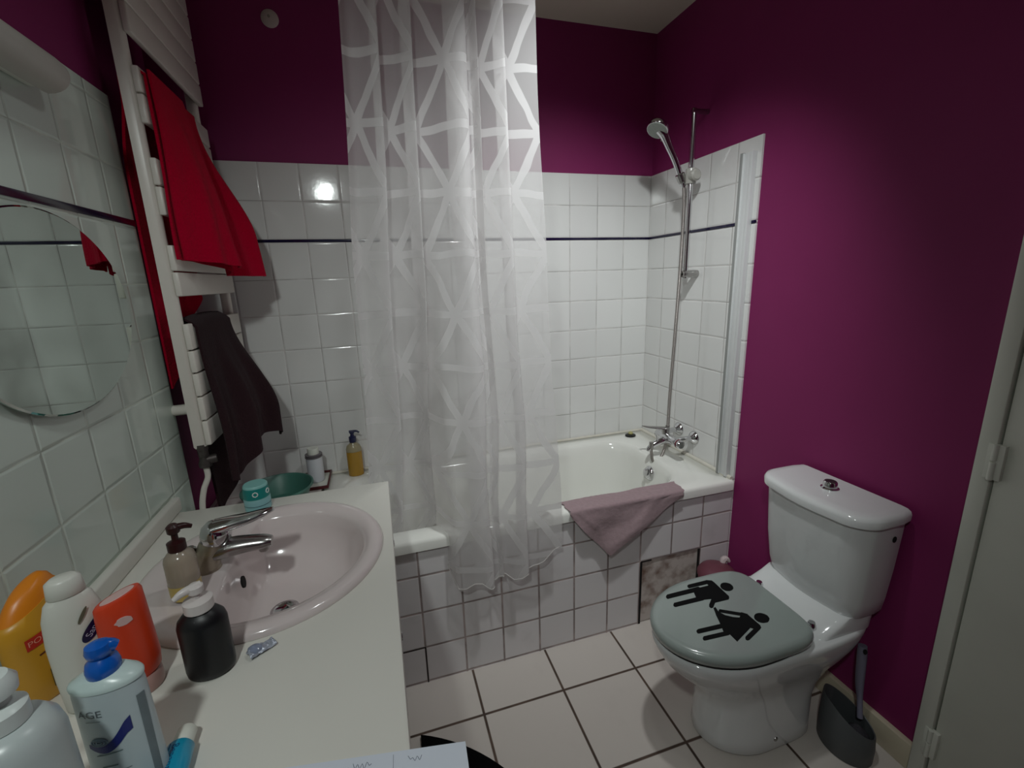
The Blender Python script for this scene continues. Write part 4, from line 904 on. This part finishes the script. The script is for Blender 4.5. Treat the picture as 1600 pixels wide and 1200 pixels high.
# sheet of paper
pc = Vector((-1.345, -1.647, 0)); e1 = Vector((-.985, .172, 0)).normalized(); e2 = Vector((-.06, -1, 0)).normalized()
def paper(u, vv):
    p = pc + e1 * (.30 * u) + e2 * (.205 * vv)
    z = TOP + .0006 + .0012 * math.sin(3 * u + 1) * (.4 + vv) * 0 - .004 * smooth01(.25, 0, u) * 0
    return (p.x, p.y, z)
t = thing('paper_sheet', 'white sheet of paper with faint handwriting sticking out over the worktop edge', 'paper', (-1.45, -1.7, TOP))
mesh('sheet', *sheet(paper, 6, 6, .0005), M('writing_paper', srgb(216, 222, 234), .7, noise_amt=.015, scale=6), t, smooth=False)
rng = random.Random(3); parts = []
for (u0, v0, n) in ((.20, .055, 3), (.42, .05, 4), (.52, .06, 6), (.60, .05, 5), (.68, .075, 6), (.80, .08, 5), (.55, .16, 6), (.70, .17, 6), (.85, .15, 5)):
    pts = []
    for k in range(n * 2 + 1):
        q = Vector(paper(u0 + .010 * k, v0 + .022 * (k % 2) + rng.uniform(-.012, .012))); q.z += .0008; pts.append(q)
    parts.append(tube(pts, .00035, 5, 3))
q0, q1 = Vector(paper(.325, .02)), Vector(paper(.325, .95)); up = Vector((0, 0, .0006))
parts.append(tube([q0 + up, q1 + up], .0003, 5))
mesh('handwriting', *join(*parts), M('grey_ink', srgb(120, 124, 140), .7, noise_amt=.1), t, smooth=False)

# black mat on the floor before the cabinet
mc_ = Vector((-1.649, -1.468)); mr = .612
pts = [(-1.43, -2.02)]
a0, a1 = math.asin((-2.02 + 1.468) / mr), math.acos((-1.43 + 1.649) / mr)
for k in range(41):
    a = a0 + (a1 - a0) * k / 40
    pts.append((mc_.x + mr * math.cos(a), mc_.y + mr * math.sin(a)))
pts = [pts[0]] + [p for p in pts[1:] if p[0] >= -1.43]
t = thing('black_mat', 'black mat with a curved edge on the floor below the worktop', 'mat', (-1.25, -1.45, 0))
mesh('mat_pile', *prism(pts, 0, .014), M('black_pile', srgb(8, 8, 9), .95, spec=.1, noise_amt=.2, scale=200, bump=.6), t, smooth=False)

# ------------------------------------------------------------------ camera and light
cam = bpy.data.cameras.new('camera'); co = bpy.data.objects.new('camera', cam); COL.objects.link(co)
yaw, pit, rol = .2881, -.2314, -.0322
Fv = Vector((math.sin(yaw) * math.cos(pit), math.cos(yaw) * math.cos(pit), math.sin(pit)))
r0 = Vector((math.cos(yaw), -math.sin(yaw), 0)); u0 = r0.cross(Fv)
Rv = math.cos(rol) * r0 + math.sin(rol) * u0; Uv = -math.sin(rol) * r0 + math.cos(rol) * u0
co.matrix_world = Matrix(((Rv.x, Uv.x, -Fv.x, -1.4078), (Rv.y, Uv.y, -Fv.y, -2.1428), (Rv.z, Uv.z, -Fv.z, 1.4764), (0, 0, 0, 1)))
cam.sensor_width = 36; cam.lens = 701.75 / 1600 * 36; cam.clip_start = .02
S.camera = co

def spot(name, loc, aim, power, size, blend, rad, col):
    l = bpy.data.lights.new(name, 'SPOT'); l.energy = power; l.spot_size = math.radians(size); l.spot_blend = blend
    l.shadow_soft_size = rad; l.color = col
    o = bpy.data.objects.new(name, l); COL.objects.link(o); o.location = loc
    o.rotation_euler = (Vector(aim) - Vector(loc)).to_track_quat('-Z', 'Y').to_euler()
    return o
spot('ceiling_spot_bath', (-.75, -1.30, 2.50), (-.55, -.20, .95), 58, 92, 1, .04, (.955, 1, 1))
spot('ceiling_spot_basin', (-.95, -1.40, 2.50), (-1.65, -1.25, .95), 6, 110, 1, .05, (.955, 1, 1))
spot('ceiling_spot_room', (-.80, -1.40, 2.50), (-.9, -1.3, 0), 1.8, 130, 1, .05, (.955, 1, 1))
spot('entrance_lamp', (-1.72, -2.45, 2.29), (-1.25, -.70, .75), 27, 86, .7, .05, (.92, 1, .97))

w = bpy.data.worlds.new('world'); S.world = w; w.use_nodes = True
w.node_tree.nodes['Background'].inputs[0].default_value = (.6, .62, .6, 1); w.node_tree.nodes['Background'].inputs[1].default_value = .0
S.view_settings.view_transform = 'Standard'; S.view_settings.look = 'None'
S.view_settings.exposure = .22; S.view_settings.gamma = 1; S.view_settings.use_curve_mapping = False
